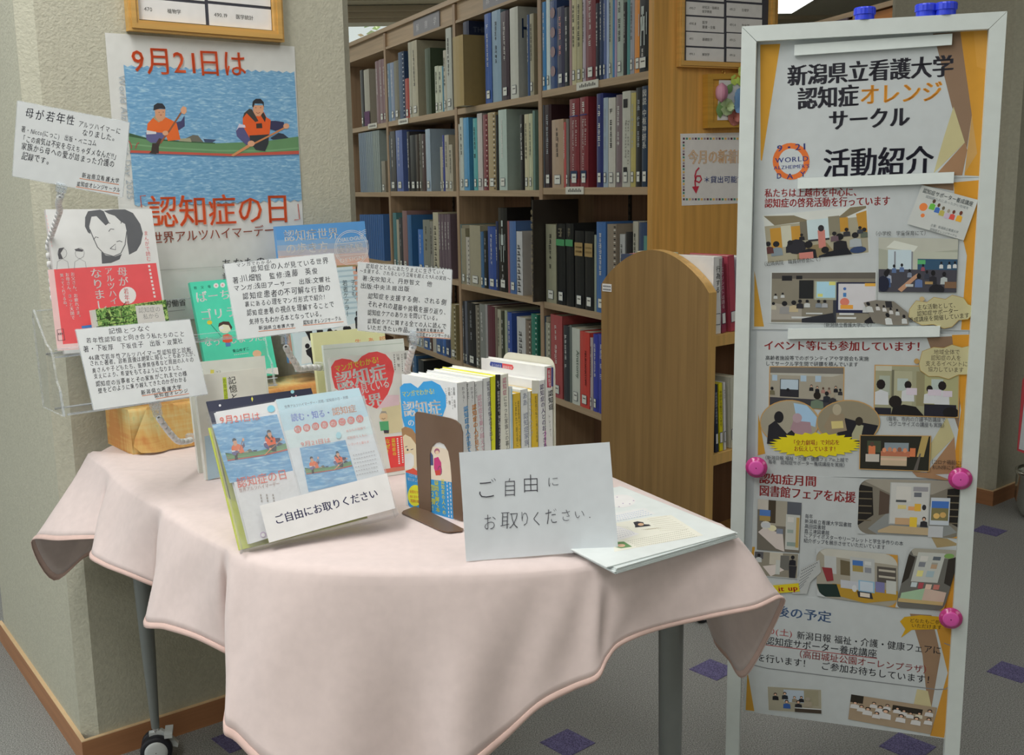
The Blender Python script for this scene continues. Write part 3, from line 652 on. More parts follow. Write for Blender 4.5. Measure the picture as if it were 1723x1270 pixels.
one(lambda g: g.tube([S.hit(1214, 125) + S.n * .008, S.hit(1212, 121) + S.n * .008, S.hit(1215, 119) + S.n * .008, S.hit(1218, 121) + S.n * .008, S.hit(1217, 125) + S.n * .008], .0015, mat('9c8040', .5, .3, .5, .8)), 'hanging_ring', pl)

# ================================================================ far bookcase at right
fb = thing('bookcase', 'far wooden bookcase with dark sign plate behind the whiteboard top', 'bookcase', (1.75, 5.6, 0))
F0 = at_z(1490, 3, 2.05); fd = (at_z(1370, 37, 2.05) - F0); fd.z = 0; fd = fd.normalized(); fi = V((fd.y, -fd.x, 0))
F0 = V((F0.x, F0.y, 0)) - fd * .3
one(lambda g: g.box(F0 + ZU * 2.025, fd * 3.2, fi * .5, ZU * .025, WD), 'top_board', fb)
for u in (0, .55, 1.45, 2.35, 3.17): one(lambda g: g.box(F0 + fd * u, fd * .03, fi * .49, ZU * 2.024, WDv), 'upright', fb)
one(lambda g: g.box(F0 + fi * .02 + ZU * 1.93, fd * 3.19, fi * .015, ZU * .09, mat('a06a38', .5, .5, kind='woodh')), 'fascia', fb)
for z in (.1, .45, .8, 1.15, 1.5, 1.9): one(lambda g: g.box(F0 + fi * .03 + ZU * z, fd * 3.19, fi * .42, ZU * .025, WD), 'shelf_board', fb)
one(lambda g: g.box(F0 + fi * .47, fd * 3.19, fi * .012, ZU * 2.02, DARKW), 'back_panel', fb)
o = one(lambda g: g.box(F0 + fd * .62 - fi * .004 + ZU * 1.94, fd * .38, fi * .01, ZU * .085, mat('4a4046', .45)), 'sign_plate', fb)
Sx = Sheet(F0 + fd * .62 - fi * .0045, -fd, ZU, .5, o)
for i, ch in enumerate('中央'): Sx.glyphw(ch, F0 + fd * (.84 - .12 * i) - fi * .0045 + ZU * 1.955, -fd * .055, ZU * .055, mat('c8c8c4', .6), .01)
Sx.flush('lettering')

# ================================================================ book truck (arched end panels on casters)
CT = V((.517, 2.784, 0)); cw = az(-41); cl = az(49)
ct = thing('book_truck', 'wooden book truck with arched end panel between bookshelf and whiteboard', 'book truck', CT)
W_ = .39; WC = mat('6e5838', .50, .4, .35, kind='wood'); WCE = mat('a48450', .52, .4, .35, kind='wood')
def arch(off):
    pts = [V((0, .09)), V((W_, .09)), V((W_, .925))]
    n = 20
    for i in range(1, n): 
        u = i / n; x = W_ * (1 - u); pts.append(V((x, .925 + .105 * math.sin(math.pi * (0.0 + u)) ** .8)))
    pts.append(V((0, .925)))
    return [CT + cl * off + cw * p.x + ZU * p.y for p in pts]
for i, off in enumerate((0, .60)):
    one(lambda g: g.prism(arch(off), cl * .032, WC, WCE), 'end_panel', ct)
for z in (.81, .484, .17):
    one(lambda g: (g.box(CT + cl * .032 + ZU * (z - .03), cl * .568, cw * W_, ZU * .03, WCE)), 'shelf_board', ct)
one(lambda g: g.box(CT + cl * .032 + cw * (W_ / 2 + .03) + ZU * .17, cl * .568, cw * .012, ZU * .74, DARKW), 'centre_panel', ct)
def caster(parent, P, r, face, tyre, hub, arm, stem_top):
    """twin-wheel caster standing on the floor at P, wheels facing along face"""
    f = V(face).normalized(); c = P + ZU * r; fwd = V((-f.y, f.x, 0)); R = one(lambda g: (g.lathe(c - f * .026, f, [(0, .001), (0, r * .72), (.002, r * .95), (.006, r), (.016, r), (.02, r * .93), (.021, .001)], tyre, 28),
                                                                  g.lathe(c + f * .005, f, [(0, .001), (.001, r * .93), (.005, r), (.015, r), (.019, r * .95), (.021, r * .72), (.021, .001)], tyre, 28)), 'wheel', parent)
    one(lambda g: (g.lathe(c + f * .0262, f, [(-.004, r * .74), (0, r * .72), (.002, r * .5), (.0025, .001)], hub, 28), g.lathe(c - f * .0262, -f, [(-.004, r * .74), (0, r * .72), (.002, r * .5), (.0025, .001)], hub, 28)), 'hub_cap', parent)
    def br(g):
        pts = [c + fwd * (-.012) + ZU * (r * .2), c + fwd * (-.014) + ZU * (r * 1.08), c + fwd * .012 + ZU * (r * 1.2), c + fwd * (r * .9) + ZU * (r * .75), c + fwd * (r * 1.35) + ZU * (r * .1), c + fwd * (r * 1.3) - ZU * (r * .12), c + fwd * (r * .95) - ZU * (r * .0)]
        g.prism([p - f * .006 for p in pts], f * .012, arm)
        g.box(c - f * .022 + fwd * (r * .55) + ZU * (r * .82), f * .044, fwd * (r * .5), (ZU * -.35 * r + fwd * .0) + ZU * .02, arm)
    one(br, 'bracket', parent)
    one(lambda g: g.lathe(c, ZU, [(r * 1.0, .006), (r * 1.25, .0065), (stem_top - r, .006)], mat('b0b4b4', .5, .25, .6, .9), 12), 'stem', parent)
BLK = mat('16161a', .45, .5, .3); GRY = mat('8c9090', .45, .4, .4)
for a, b in ((.03, .04), (.60, .04), (.03, W_ - .04), (.60, W_ - .04)): caster(ct, CT + cl * a + cw * b, .032, az(139), BLK, GRY, BLK, .14)
lb = one(lambda g: g.box(at_y(1023, 477, 2) * 0 + CT + cw * (W_ - .0415) + ZU * .9055 - cl * .001, cw * .036, -cl * .0005, ZU * .022, mat('c0c4c4', .5)), 'sticker', ct)
S = Sheet(CT - cl * .0016, -cw, ZU, .5, lb)
for i in range(2):
    for k in range(6): S.g.box(CT + cw * (W_ - .0385 + .0052 * k) + ZU * (.909 + .009 * i) - cl * .0016, cw * .0038, -cl * .0002, ZU * .0045, mat('55585c', .5))
S.flush('lettering')
# books on the truck: (start, width, height, colour, tilt, title, title colour)
def truck_book(s0, w, h, hx, tilt, title, tc, z, label, sp2=None, foot=None):
    P = CT + cl * s0 + cw * .012 + ZU * z; t = math.radians(tilt); al = cl * math.cos(t) - ZU * math.sin(t) ; up = ZU * math.cos(t) + cl * math.sin(t); P = P + ZU * w * math.sin(t)
    al, up = (cl * math.cos(t) + ZU * math.sin(t)), (ZU * math.cos(t) - cl * math.sin(t)); P = CT + cl * s0 + cw * .012 + ZU * (z + .001)
    B = thing('book', label, 'book', P, 'books on the book truck'); m = mat(hx, .5, .35, .5)
    one(lambda g: (g.box(P, al * .0015, cw * .15, up * h, m), g.box(P + al * (w - .0015), al * .0015, cw * .15, up * h, m), g.box(P, al * w, cw * .0015, up * h, m)), 'cover', B)
    one(lambda g: g.box(P + al * .002 + cw * .002 + up * .002, al * (w - .004), cw * .145, up * (h - .005), mat('b4b0a0', .5, .8)), 'pages', B)
    S = Sheet(P - cw * .0006, al, up, .5, B); e = min(w * .62, .018)
    if foot: S.g.box(P - cw * .0004, al * w, -cw * .0003, up * h * .13, mat(foot, .5))
    for k, ch in enumerate(title): S.glyphw(ch, P + al * (w - e) / 2 + up * (h * .9 - (k + 1) * e * 1.02) - cw * .001, al * e, up * e, mat(tc, .5), .005)
    S.flush('spine_print')
    one(lambda g: (g.box(P + al * w * .12 + up * h * .12 - cw * .0010, al * w * .76, -cw * .0003, up * .03, mat('283040', .5)), g.box(P + al * (w * .12 + .0015) + up * (h * .12 + .0015) - cw * .0014, al * (w * .76 - .003), -cw * .0003, up * .027, mat('b8bab8', .5))), 'call_number_label', B)
z1, z2 = .81, .484
truck_book(.034, .034, .205, 'b4b6b2', 0, '行為する', '303234', z1, 'white book with handwritten style title nearest the arched truck panel, upper shelf')
S = None
truck_book(.072, .020, .2, '6e2c40', 5, 'エクソシストは語る', 'b8a8ac', z1, 'maroon book leaning left with white title on the truck upper shelf')
truck_book(.110, .026, .205, '8a3a48', 5, '', 'b8a8ac', z1, 'red book leaning behind the maroon one on the truck upper shelf')
truck_book(.150, .030, .2, '9aa0a8', 5, '', '303234', z1, 'pale grey book leaning on the truck upper shelf beyond the maroon one')
def tb2(s0, z, label, hx, h):   # books on the other side of the truck, seen over the arch
    P = CT + cl * s0 + cw * .23 + ZU * z; B = thing('book', label, 'book', P, 'books on the book truck')
    one(lambda g: (g.box(P, cl * .028, cw * .13, ZU * h, mat(hx, .5))), 'cover', B)
tb2(.05, z1, 'navy book on the hidden side of the truck, just over the arch', '323c50', .20); tb2(.085, z1, 'pink book on the hidden side of the truck, right of the navy one', 'a87070', .2); tb2(.12, z1, 'cream book on the hidden side of the truck, right of the pink one', 'a8a890', .205)
truck_book(.034, .006, .19, 'b0b2b0', 0, '', '303234', z2, 'thin white book with teal foot at left of truck lower shelf', foot='3c6c78')
truck_book(.054, .014, .188, '1e2638', 3, '家族看護学を実践する', 'a0a4ac', z2, 'navy book with pale title on the truck lower shelf', foot='1e2638')
truck_book(.072, .016, .19, 'c8a818', 3, '今日から役立つくすり', '2c2818', z2, 'bright yellow book with black title on the truck lower shelf')
truck_book(.092, .010, .19, 'b4b6b4', 3, 'やさしい', '303234', z2, 'narrow white book right of the yellow one on truck lower shelf')
truck_book(.122, .03, .2, '9c9c90', 3, '', '303234', z2, 'pale beige book at right of the truck lower shelf')

# ================================================================ poster and index frame on the pillar
PS = Sheet(PA, pf, ZU, .60)
xl, ybm = uvm(PS, 212, 53); xr, _ = uvm(PS, 472, 67)
c = []
for i in range(3):
    for (q0, q1, t1, t2) in (((232, 4, 342, 38), 0, '470', '植物学'), ((350, 13, 453, 47), 1, '490.19', '医学統計')):
        x0, y1_ = uvm(PS, q0[0], q0[3] - (5 if not q1 else 4)); x1, y0_ = uvm(PS, q0[2], q0[1] + 4)
        dy = i * (y0_ - y1_ + .006)
        if i: t1, t2 = (('467', '遺伝学'), ('490.18', '医学史'))[q1] if i == 1 else (('460', '生物学'), ('490.15', '医学倫理'))[q1]
        c.append((x0, y1_ + dy, x1, y0_ + dy, t1, t2))
index_frame(PS, PS.n, None, None, 'wooden framed index board on the pillar above the canoe poster', 0, .022, .6, c, 0, None, (xl, xr, ybm, ybm + .30))
def pmap(cx, cy, s): return lambda x, y: (cx + x / s, cy + y / s)
def canoe(S, T):
    """two people paddling; T turns picture coordinates into the frame"""
    P = lambda *q: [T(*p) for p in q]; z_ = abs(T(1100, 600)[0] - T(100, 600)[0]) / 220.5
    S.poly(P((118, 568), (180, 585), (250, 605), (500, 628), (780, 640), (1000, 632), (1200, 618), (1330, 600), (1415, 588), (1420, 700), (1100, 716), (900, 730), (500, 718), (250, 712), (130, 705)), '567a56')
    S.poly(P((118, 560), (250, 596), (500, 620), (780, 636), (780, 644), (500, 630), (250, 610), (118, 586)), '37503a')
    S.poly(P((130, 640), (400, 668), (800, 690), (1200, 690), (1420, 670), (1420, 680), (1200, 702), (800, 702), (400, 680), (130, 652)), '668a66')
    S.poly(P((130, 692), (500, 706), (900, 720), (1420, 696), (1420, 722), (900, 738), (500, 724), (130, 712)), 'a24c40')
    S.poly(P((130, 712), (500, 724), (900, 738), (1420, 722), (1420, 732), (900, 748), (500, 734), (130, 720)), '44607c')
    S.poly(P((510, 622), (560, 600), (610, 576), (650, 580), (690, 630)), '5c5c54'); S.poly(P((500, 622), (520, 604), (590, 600), (600, 630)), '8a8872'); S.poly(P((690, 606), (790, 612), (760, 634), (700, 630)), '3a4660')
    # left figure
    S.poly(P((250, 560), (300, 548), (380, 560), (402, 595), (340, 636), (290, 636), (256, 612)), '54547a'); S.poly(P((480, 480), (520, 470), (546, 428), (548, 510), (500, 542)), '3c3c5c')
    S.poly(P((258, 545), (264, 490), (306, 446), (350, 462), (400, 440), (446, 462), (486, 486), (515, 612), (420, 622), (395, 560), (330, 556), (270, 560)), 'dc5c2c')
    S.poly(P((256, 540), (330, 552), (330, 568), (256, 572)), 'b4b4b8'); S.poly(P((306, 446), (350, 480), (400, 446), (390, 430), (320, 430)), '8c8870')
    S.poly(P((318, 380), (324, 440), (345, 470), (375, 470), (398, 440), (400, 380)), 'b08468'); S.poly(P((308, 390), (312, 350), (340, 332), (378, 336), (398, 362), (400, 378), (360, 374), (340, 380)), '2c2e34')
    S.ell(*T(366, 424), 1.6 * z_, .8 * z_, '8c4c40'); S.ell(*T(352, 404), 1.0 * z_, .5 * z_, '3c3430'); S.ell(*T(384, 402), 1.0 * z_, .5 * z_, '3c3430')
    S.line(P((542, 372), (430, 545), (360, 640)), 2.6 * z_, '7c4e38'); S.poly(P((372, 606), (352, 600), (290, 700), (276, 716), (330, 722)), '42342e'); S.poly(P((300, 640), (350, 640), (350, 715), (290, 715)), '36302e')
    S.poly(P((515, 380), (535, 356), (560, 366), (562, 400), (545, 420), (522, 408)), 'b88c70'); S.ell(*T(400, 562), 5 * z_, 4 * z_, 'b88c70')
    # right figure
    S.poly(P((1186, 470), (1240, 468), (1304, 478), (1306, 520), (1240, 545), (1190, 530)), '32324c'); S.poly(P((938, 545), (960, 500), (1000, 510), (1030, 570), (1062, 640), (1020, 655), (970, 610), (945, 585)), '4c4c72')
    S.poly(P((990, 440), (1040, 380), (1080, 440), (1150, 400), (1170, 440), (1204, 462), (1196, 560), (1180, 600), (1040, 596), (992, 510)), 'cc5228'); S.poly(P((1040, 376), (1060, 380), (1110, 470), (1086, 478), (1020, 410), (990, 450), (1000, 410)), '3a3836'); S.poly(P((1140, 390), (1168, 440), (1160, 480), (1130, 430)), '34302e')
    S.poly(P((1092, 490), (1136, 486), (1140, 524), (1094, 526)), '38302e'); S.poly(P((1040, 580), (1190, 572), (1186, 640), (1160, 700), (1090, 690), (1050, 640)), '2e3236')
    S.poly(P((940, 545), (962, 492), (1006, 500), (1012, 520), (960, 520)), 'b4aebc'); S.poly(P((1200, 600), (1262, 560), (1300, 568), (1340, 598), (1220, 612)), '2c3440')
    S.poly(P((1066, 350), (1070, 400), (1090, 432), (1120, 434), (1146, 404), (1152, 350)), 'b4866a'); S.poly(P((1062, 360), (1066, 320), (1090, 300), (1126, 300), (1150, 326), (1152, 366), (1140, 336), (1082, 334), (1072, 366)), '2a2a2e')
    S.line(P((1092, 404), (1106, 412), (1122, 404)), .9 * z_, '7c3c34'); S.ell(*T(1090, 368), 1 * z_, .5 * z_, '342c2a'); S.ell(*T(1126, 368), 1 * z_, .5 * z_, '342c2a')
    S.line(P((1326, 512), (1180, 590), (1040, 660)), 2.6 * z_, 'a8704a'); S.poly(P((1050, 652), (1030, 650), (900, 732), (918, 740), (1040, 670)), 'b07c54')
    S.ell(*T(1322, 508), 5 * z_, 4.6 * z_, 'b88c70'); S.ell(*T(1054, 642), 6 * z_, 5 * z_, 'b88c70')
    S.line(P((120, 620), (138, 650), (142, 680)), 1.4 * z_, '9c4848'); S.line(P((170, 680), (186, 640), (200, 636)), 1.2 * z_, '9c4848')
pw = .414; ph = .585
pa = PS.hit(176, 55); poster = thing('poster', 'large pillar poster of two people paddling a green canoe', 'poster', pa - ZU * ph)
nseg = 10
def pg_(g):
    u = pf
    rows = []
    for j in range(2):
        rows.append([pa + u * pw * i / nseg - ZU * ph * j + PS.n * (.0012 + .0012 * math.sin(i * .9)) for i in range(nseg + 1)])
    g.grid(rows[::-1], mat('b4b6b4', .60, .45, .3))
one(pg_, 'sheet', poster)
P1 = Sheet(PA + PS.n * .003, pf, ZU, .60, poster)
T = pmap(190, 100, 4.536)
zz = []
for i in range(45): zz.append(T(82 + i * 29.6, 48 + i * 1.15 + (8 if i % 2 else -8)))
zz2 = [T(1442 - i * 29, 1075 + i * .9 + (9 if i % 2 else -7)) for i in range(45)]
WATER = mat('6b98ba', .68, .5, .3, kind='water')
P1.poly(zz + zz2, WATER); canoe(P1, T)
P1.text('9月21日は', (222, 120), (416, 126), 'c4532f', .008, h=45)
P1.text('認知症の日', (250, 379), (490, 370), 'c4532f', .012, h=54)
P1.line([(245, 329), (236, 329.5), (238, 349)], 1.4, 'a45448'); P1.line([(501, 343), (504, 369), (495, 370)], 1.4, 'a45448')
P1.text('世界アルツハイマーデー', (254, 409), (462, 394), '8c4a38', .006, h=20)
P1.text("World Alzheimer's Day 2025", (199, 126), (214, 336), '8a949c', .0)
P1.text('あなたの', (372, 452), (448, 446), '2c2c2e', .0, h=18); P1.text('認知症', (374, 474), (430, 470), '2c2c2e', .0, h=17)
P1.line([(206, 458), (520, 440)], 1, '989c98')
P1.text('厚生労働省', (252, 519), (313, 513), '2a2e2e', .015, h=13); P1.line([(282, 524), (311, 521)], .8, '6c7070')
P1.flush()

# ================================================================ table with its cloth
TZ = .70
tb = thing('table', 'table on casters under the pink cloth with tapered grey metal legs', 'table', (-.2, 1.85, 0))
TM = mat('b8a888', .6, .5); LEGM = mat('5c605f', .45, .38, .5, .3)
feet = [(V((-.775, 2.125, 0)), V((-.772, 2.10, .672)), True), (V((.251, 1.62, 0)), V((.249, 1.62, .672)), True), (V((-.34, 1.50, 0)), V((-.34, 1.50, .672)), True), (V((-.16, 2.16, 0)), V((-.16, 2.14, .672)), True)]
for b, t, cst in feet:
    e = b + ZU * .078 if cst else b
    one(lambda g: g.tube([e, e + (t - e) * .3, e + (t - e) * .8, t], [.0085, .0145, .0205, .021] if b.x < -.5 else [.0165, .0185, .0205, .021], LEGM, 20), 'leg', tb)
CH = mat('b0b4b4', .5, .2, .6, .9)
for b, t, cst in feet: caster(tb, b, .033, V((.25, -1, 0)) if b.x < 0 else V((.4, -1, 0)), BLK, GRY, GRY, .085)
CLO = mat('e3d3d0', 1.0, .75, .2, kind='cloth'); HEM = mat('e2c4bb', 1.0, .75, .2, kind='cloth')
Wd = lambda x, y: V((x, y, .703)); Z = lambda x, y: at_z(x, y, .703); H = at_y
cols = [
 (Wd(-.34, 2.46), V((-.33, 2.475, .52))), (Wd(-.60, 2.285), V((-.60, 2.30, .48))), (Wd(-.74, 2.19), H(200, 944, 2.19)), (Wd(-.79, 2.15), H(150, 934, 2.12)), (Wd(-.815, 2.11), H(91, 976, 2.09)), (Wd(-.822, 2.05), H(53, 912, 1.99)),
 (Z(152, 760), H(100, 909, 1.90)), (Z(178, 782), H(166, 906, 1.87)), (Z(186, 790), H(188, 908, 1.90)), (Z(192, 795), H(152, 934, 1.79)), (Z(212, 812), H(172, 951, 1.745)), (Z(240, 832), H(212, 967, 1.70)), (Z(262, 845), H(262, 987, 1.69)), (Z(274, 853), H(282, 990, 1.72)), (Z(284, 860), H(243, 1049, 1.58)),
 (Z(306, 874), H(278, 1058, 1.53)), (Z(340, 895), H(330, 1074, 1.49)), (Z(370, 912), H(384, 1100, 1.465)), (Z(382, 918), H(405, 1108, 1.50)), (Z(392, 926), H(377, 1219, 1.345)), (Z(420, 938), H(400, 1248, 1.32)), (Z(470, 950), H(470, 1312, 1.28)),
 (Z(560, 958), H(580, 1345, 1.27)), (Z(650, 960), H(690, 1345, 1.30)), (Z(760, 960), H(770, 1310, 1.27)), (Z(850, 958), H(845, 1248, 1.31)), (Z(910, 955), H(905, 1192, 1.32)), (Z(955, 951), H(965, 1160, 1.33)), (Z(985, 948), H(1005, 1142, 1.33)), (Z(1005, 946), H(1022, 1110, 1.345)),
 (Z(1035, 942), H(1044, 1085, 1.36)), (Z(1085, 934), H(1105, 1060, 1.385)), (Z(1150, 920), H(1200, 1038, 1.41)), (Z(1205, 907), H(1270, 1024, 1.43)), (Z(1232, 901), H(1314, 1006, 1.455)), (Wd(.318, 1.535), H(1312, 1030, 1.475)), (Wd(.308, 1.555), H(1254, 1137, 1.56)), (Wd(.285, 1.60), H(1225, 1110, 1.61)), (Wd(.255, 1.66), H(1199, 1072, 1.66)), (Wd(.215, 1.74), H(1206, 1015, 1.75)),
 (Wd(.165, 1.84), V((.20, 1.85, .50))), (Wd(.10, 1.96), V((.12, 1.98, .46))), (Wd(-.15, 2.32), V((-.13, 2.34, .5)))]
def cr_(p0, p1, p2, p3, t): return .5 * ((2 * p1) + (p2 - p0) * t + (2 * p0 - 5 * p1 + 4 * p2 - p3) * t * t + (3 * p1 - p0 - 3 * p2 + p3) * t ** 3)
n = len(cols); SUB = 6; ring = []
for i in range(n):
    for k in range(SUB):
        t = k / SUB; q = [cols[(i + j) % n] for j in (-1, 0, 1, 2)]
        a = cr_(*[c[0] for c in q], t); b = cr_(*[c[1] for c in q], t); a.z = .703
        ring.append((a, b))
cenT = V((-.2, 1.85, .7035))
one(lambda g: g.prism([V((cenT.x + (a.x - cenT.x) * .965, cenT.y + (a.y - cenT.y) * .965, .672)) for a, b in ring[::4]], ZU * .026, TM), 'tabletop', tb)
def drape(ring, u):
    out = []
    for i, (a, b) in enumerate(ring):
        rad = V((a.x - cenT.x, a.y - cenT.y, 0)).normalized(); e = V((b.x - a.x, b.y - a.y, 0))
        q = u ** 1.15; x = a + e * q + rad * .012 * math.sin(math.pi * min(1, u * 1.0)) ** .6 * (1 - u)
        fine = .0028 * math.sin(i * .55 + 5 * u) * math.sin(math.pi * u)
        x.z = a.z + (b.z - a.z) * (u if u > .0 else 0); x += rad * fine; out.append(x)
    return out
def clothm(g):
    rows = [[cenT for _ in ring]]
    for f in (.35, .7, .88, .95): rows.append([cenT + (a - cenT) * f + ZU * (.0012 * math.sin(i * .21) * f + .0008 * math.sin(i * .5 + f * 9)) for i, (a, b) in enumerate(ring)])
    rows.append([a + (cenT - a).normalized() * .006 + ZU * .0003 for a, b in ring])
    rows.append([a + (a - cenT).normalized() * .001 - ZU * .0035 for a, b in ring])
    us = [.03, .07, .12, .18, .26, .34, .42, .5, .58, .66, .74, .82, .9, .955]
    rows += [drape(ring, u) for u in us]
    g.grid(rows, CLO, True, True)
cloth = one(clothm, 'tablecloth', None, recalc=True); tag(cloth, 'pale pink cloth draped over the table with drooping corners', 'tablecloth')
def hemm(g):
    rows = [drape(ring, u) for u in (.955, .957, .978, 1.0, 1.001)]
    for r_, off in ((1, .0016), (2, .0022), (3, .0016), (4, 0)):
        for i in range(len(ring)):
            a, b = ring[i]; rd = V((a.x - cenT.x, a.y - cenT.y, 0)).normalized(); rows[r_][i] = rows[r_][i] + rd * off
    g.grid(rows, HEM, True, True)
hem = one(hemm, 'hem', cloth)
for o in (cloth, hem):
    md = o.modifiers.new('thickness', 'SOLIDIFY'); md.thickness = .0009; md.offset = 0

# ================================================================ box covered in batik cloth, acrylic rack on it
BF = V((-.742, 2.026, .7035)); ba = az(50); bn = V((math.cos(math.radians(50)), -math.sin(math.radians(50)), 0)); BT = .792
BAT = mat('b8965c', .72, .8, .15, kind='batik')
def bxm(g):
    rows = []
    for z, o in ((BF.z, .006), (BF.z + .02, .003), (BF.z + .05, .001), (BT - .006, 0), (BT, -.005)):
        r_ = []
        for i in range(25): r_.append(BF + ba * (.47 * i / 24) + bn * (o + .0022 * math.sin(i * 1.3)) + ZU * (z - BF.z))
        rows.append(r_)
    rows.append([p - bn * .125 for p in rows[-1]])
    rows.append([V((p.x, p.y, BF.z)) for p in rows[-1]])
    g.grid(rows, BAT); 
    for e in (0, -1): g.add([rows[0][e], rows[3][e], rows[4][e], rows[5][e], rows[6][e]], [(0, 1, 2, 3, 4)], BAT)
bx = one(bxm, 'covered_box', None, recalc=True); tag(bx, 'box wrapped in orange and yellow batik cloth under the clear rack', 'box')
bsht = Sheet(BF + bn * .004, ba, ZU, .5)
def flap(g):
    A = bsht.hit(246, 684) + bn * .004; L = bsht.hit(220, 748) + bn * .008; D = bsht.hit(236, 782) + bn * .022; R_ = bsht.hit(282, 768) + bn * .012; L.z = max(L.z, .706); D.z = .706; R_.z = .706
    rows = []
    for i in range(7):
        u = i / 6
        l = A + (L - A) * min(1, u * 1.25); 
        if u > .8: l = L + (D - L) * (u - .8) * 5 * .8
        r = A + (R_ - A) * u
        rows.append([l + (r - l) * v + bn * .012 * math.sin(math.pi * v) * u for v in (0, .2, .4, .6, .8, 1)])
    g.grid(rows, BAT)
    rows = []
    for i in range(6):
        u = i / 5; l = A + (R_ - A) * u; rr = A + ba * .05 + (R_ + ba * .13 - A - ba * .05) * u; rows.append([l + (rr - l) * v + bn * .006 * math.sin(math.pi * v) * u for v in (0, .25, .5, .75, 1)])
    g.grid(rows, BAT)
fo = one(flap, 'cloth_fold', bx)
RN = V((-.846, 1.972, BT + .001)); ra = az(50); rb = az(-40)
rk = thing('acrylic_rack', 'clear two tier acrylic book rack standing on the batik covered box', 'display rack', RN)
Rs = Sheet(RN, rb, ZU, .6)
prof = [(0, 0), (.125, 0.0), (.140, .175), (.130, .192), (.070, .132), (.046, .122), (.036, .108), (.026, .065), (.010, .048)]
def sidep(off):
    def f(g):
        pts = [RN + ra * off + rb * x + ZU * z for x, z in prof]; g.prism(pts, ra * .004, ACRYL, ACRYL_EDGE)
        g.prism([pts[0], pts[0] + rb * .004, pts[-1] + rb * .004 + ZU * 0, pts[-1]], ra * .004, ACRYL_EDGE)
    return f
one(sidep(0), 'side_panel', rk); one(sidep(.44), 'side_panel', rk)
def strip(name, x0, z0, x1, z1, m=ACRYL):
    d = (rb * (x1 - x0) + ZU * (z1 - z0)); nn = ra.cross(d).normalized() * .003
    def f(g):
        a = RN + ra * .004 + rb * x0 + ZU * z0; g.box(a, ra * .436, d, nn, m)
        for q in (a - nn * .15, a + d * .992 - nn * .15): g.box(q, ra * .436, d.normalized() * .0012, nn * 1.3, ACRYL_EDGE)
    one(f, name, rk)
strip('lower_ledge', -.012, .004, .062, .004); strip('lower_lip', -.012, .004, -.012, .020); strip('lower_back', .062, .004, .074, .108)
strip('upper_ledge', .030, .108, .085, .108); strip('upper_lip', .030, .108, .030, .124); strip('upper_back', .085, .108, .122, .19)

# ================================================================ books shown on the rack
def scrib(S, p0, p1, n, w, c, vert=False):
    for i in range(n):
        a = i / n; b = (i + .62) / n; S.line([(p0[0] + (p1[0] - p0[0]) * a, p0[1] + (p1[1] - p0[1]) * a), (p0[0] + (p1[0] - p0[0]) * b, p0[1] + (p1[1] - p0[1]) * b)], w, c)
red = panel('book', 'red and white manga book with drawn smiling face on the rack', 'book', (-.8510, 2.0145, .906, 53.5, 15, -1.3, .2030, .2810), .012, 'b2b4b4', .6, 'c8c8c0', spine='b8b2b2')
T = pmap(60, 340, 4.885); P = lambda *q: [T(*p) for p in q]
red.poly(P((100, 556), (990, 500), (1100, 1190), (172, 1172)), 'cc4c50'); red.poly(P((100, 556), (150, 552), (225, 1172), (172, 1172)), 'd8a0a0'); red.poly(P((172, 1172), (480, 1148), (490, 1200), (180, 1222)), 'c0a6a6')
GR = '4e5054'
red.poly(P((735, 60), (800, 90), (860, 180), (882, 260), (865, 340), (830, 400), (768, 432), (752, 330), (748, 240), (735, 180), (700, 160), (650, 112), (600, 96), (560, 72), (640, 60)), GR)
red.poly(P((430, 75), (530, 62), (560, 76), (604, 170), (575, 192), (500, 115), (458, 120), (440, 200), (452, 262), (430, 250), (405, 200), (407, 125)), GR)
red.line(P((446, 225), (470, 285), (508, 370), (560, 422), (640, 446), (700, 420), (735, 350), (748, 240)), 1.3, GR)
red.poly(P((540, 408), (575, 436), (650, 448), (708, 426), (690, 470), (620, 500), (545, 506)), GR)
for q in (((600, 242), (616, 220), (645, 224)), ((475, 310), (492, 286), (516, 292)), ((665, 326), (690, 318), (712, 328)), ((580, 178), (598, 168), (612, 176)), ((612, 382), (656, 344), (656, 392), (612, 382)), ((700, 176), (708, 156), (722, 152))): red.line(P(*q), 1.1, GR)
for cx in (218, 362):
    red.line([T(cx + 38 * math.cos(a), 420 + 44 * math.sin(a)) for a in [k * .63 for k in range(11)]], .6, '6c6c70'); red.line(P((cx - 45, 560), (cx - 40, 490), (cx, 466), (cx + 45, 490), (cx + 55, 545)), .6, '6c6c70')
red.poly(P((190, 380), (235, 372), (205, 420), (225, 465), (190, 470), (184, 430)), '4a4a4e'); red.poly(P((318, 388), (350, 380), (392, 392), (385, 408), (330, 402)), '4a4a4e')
w = 'c6c8c8'
red.text('母が', (204.6, 449), (208.6, 482), w, .012, True, 1.0); red.ell(214.6, 497, 14.5, 14.5, w); red.text('若年性', (211.5, 485), (215.5, 516), 'b04448', .01, True, .8)
red.text('アルツハイマー', (181.8, 449.5), (197, 538), w, .012, True, 1.05); red.text('なりました', (160, 451), (175, 540), w, .012, True, 1.1)
red.text('お父さん、お疲れさま。', (121.6, 457.5), (133, 537), w, .01, True, .9); red.text('お母さん、きっと天国で', (112.5, 458.5), (123, 538), w, .01, True, .9); red.text('笑ってくれてるね。', (103.5, 460), (110.5, 519), w, .01, True, .9)
red.text('まんがで読む', (245, 388), (250.3, 440), 'b87074', .0, True, .9); scrib(red, (250.5, 446), (261, 503), 9, 3.2, 'd8b4b4'); scrib(red, (78, 362), (88, 418), 9, 1.2, 'c8a4a4')
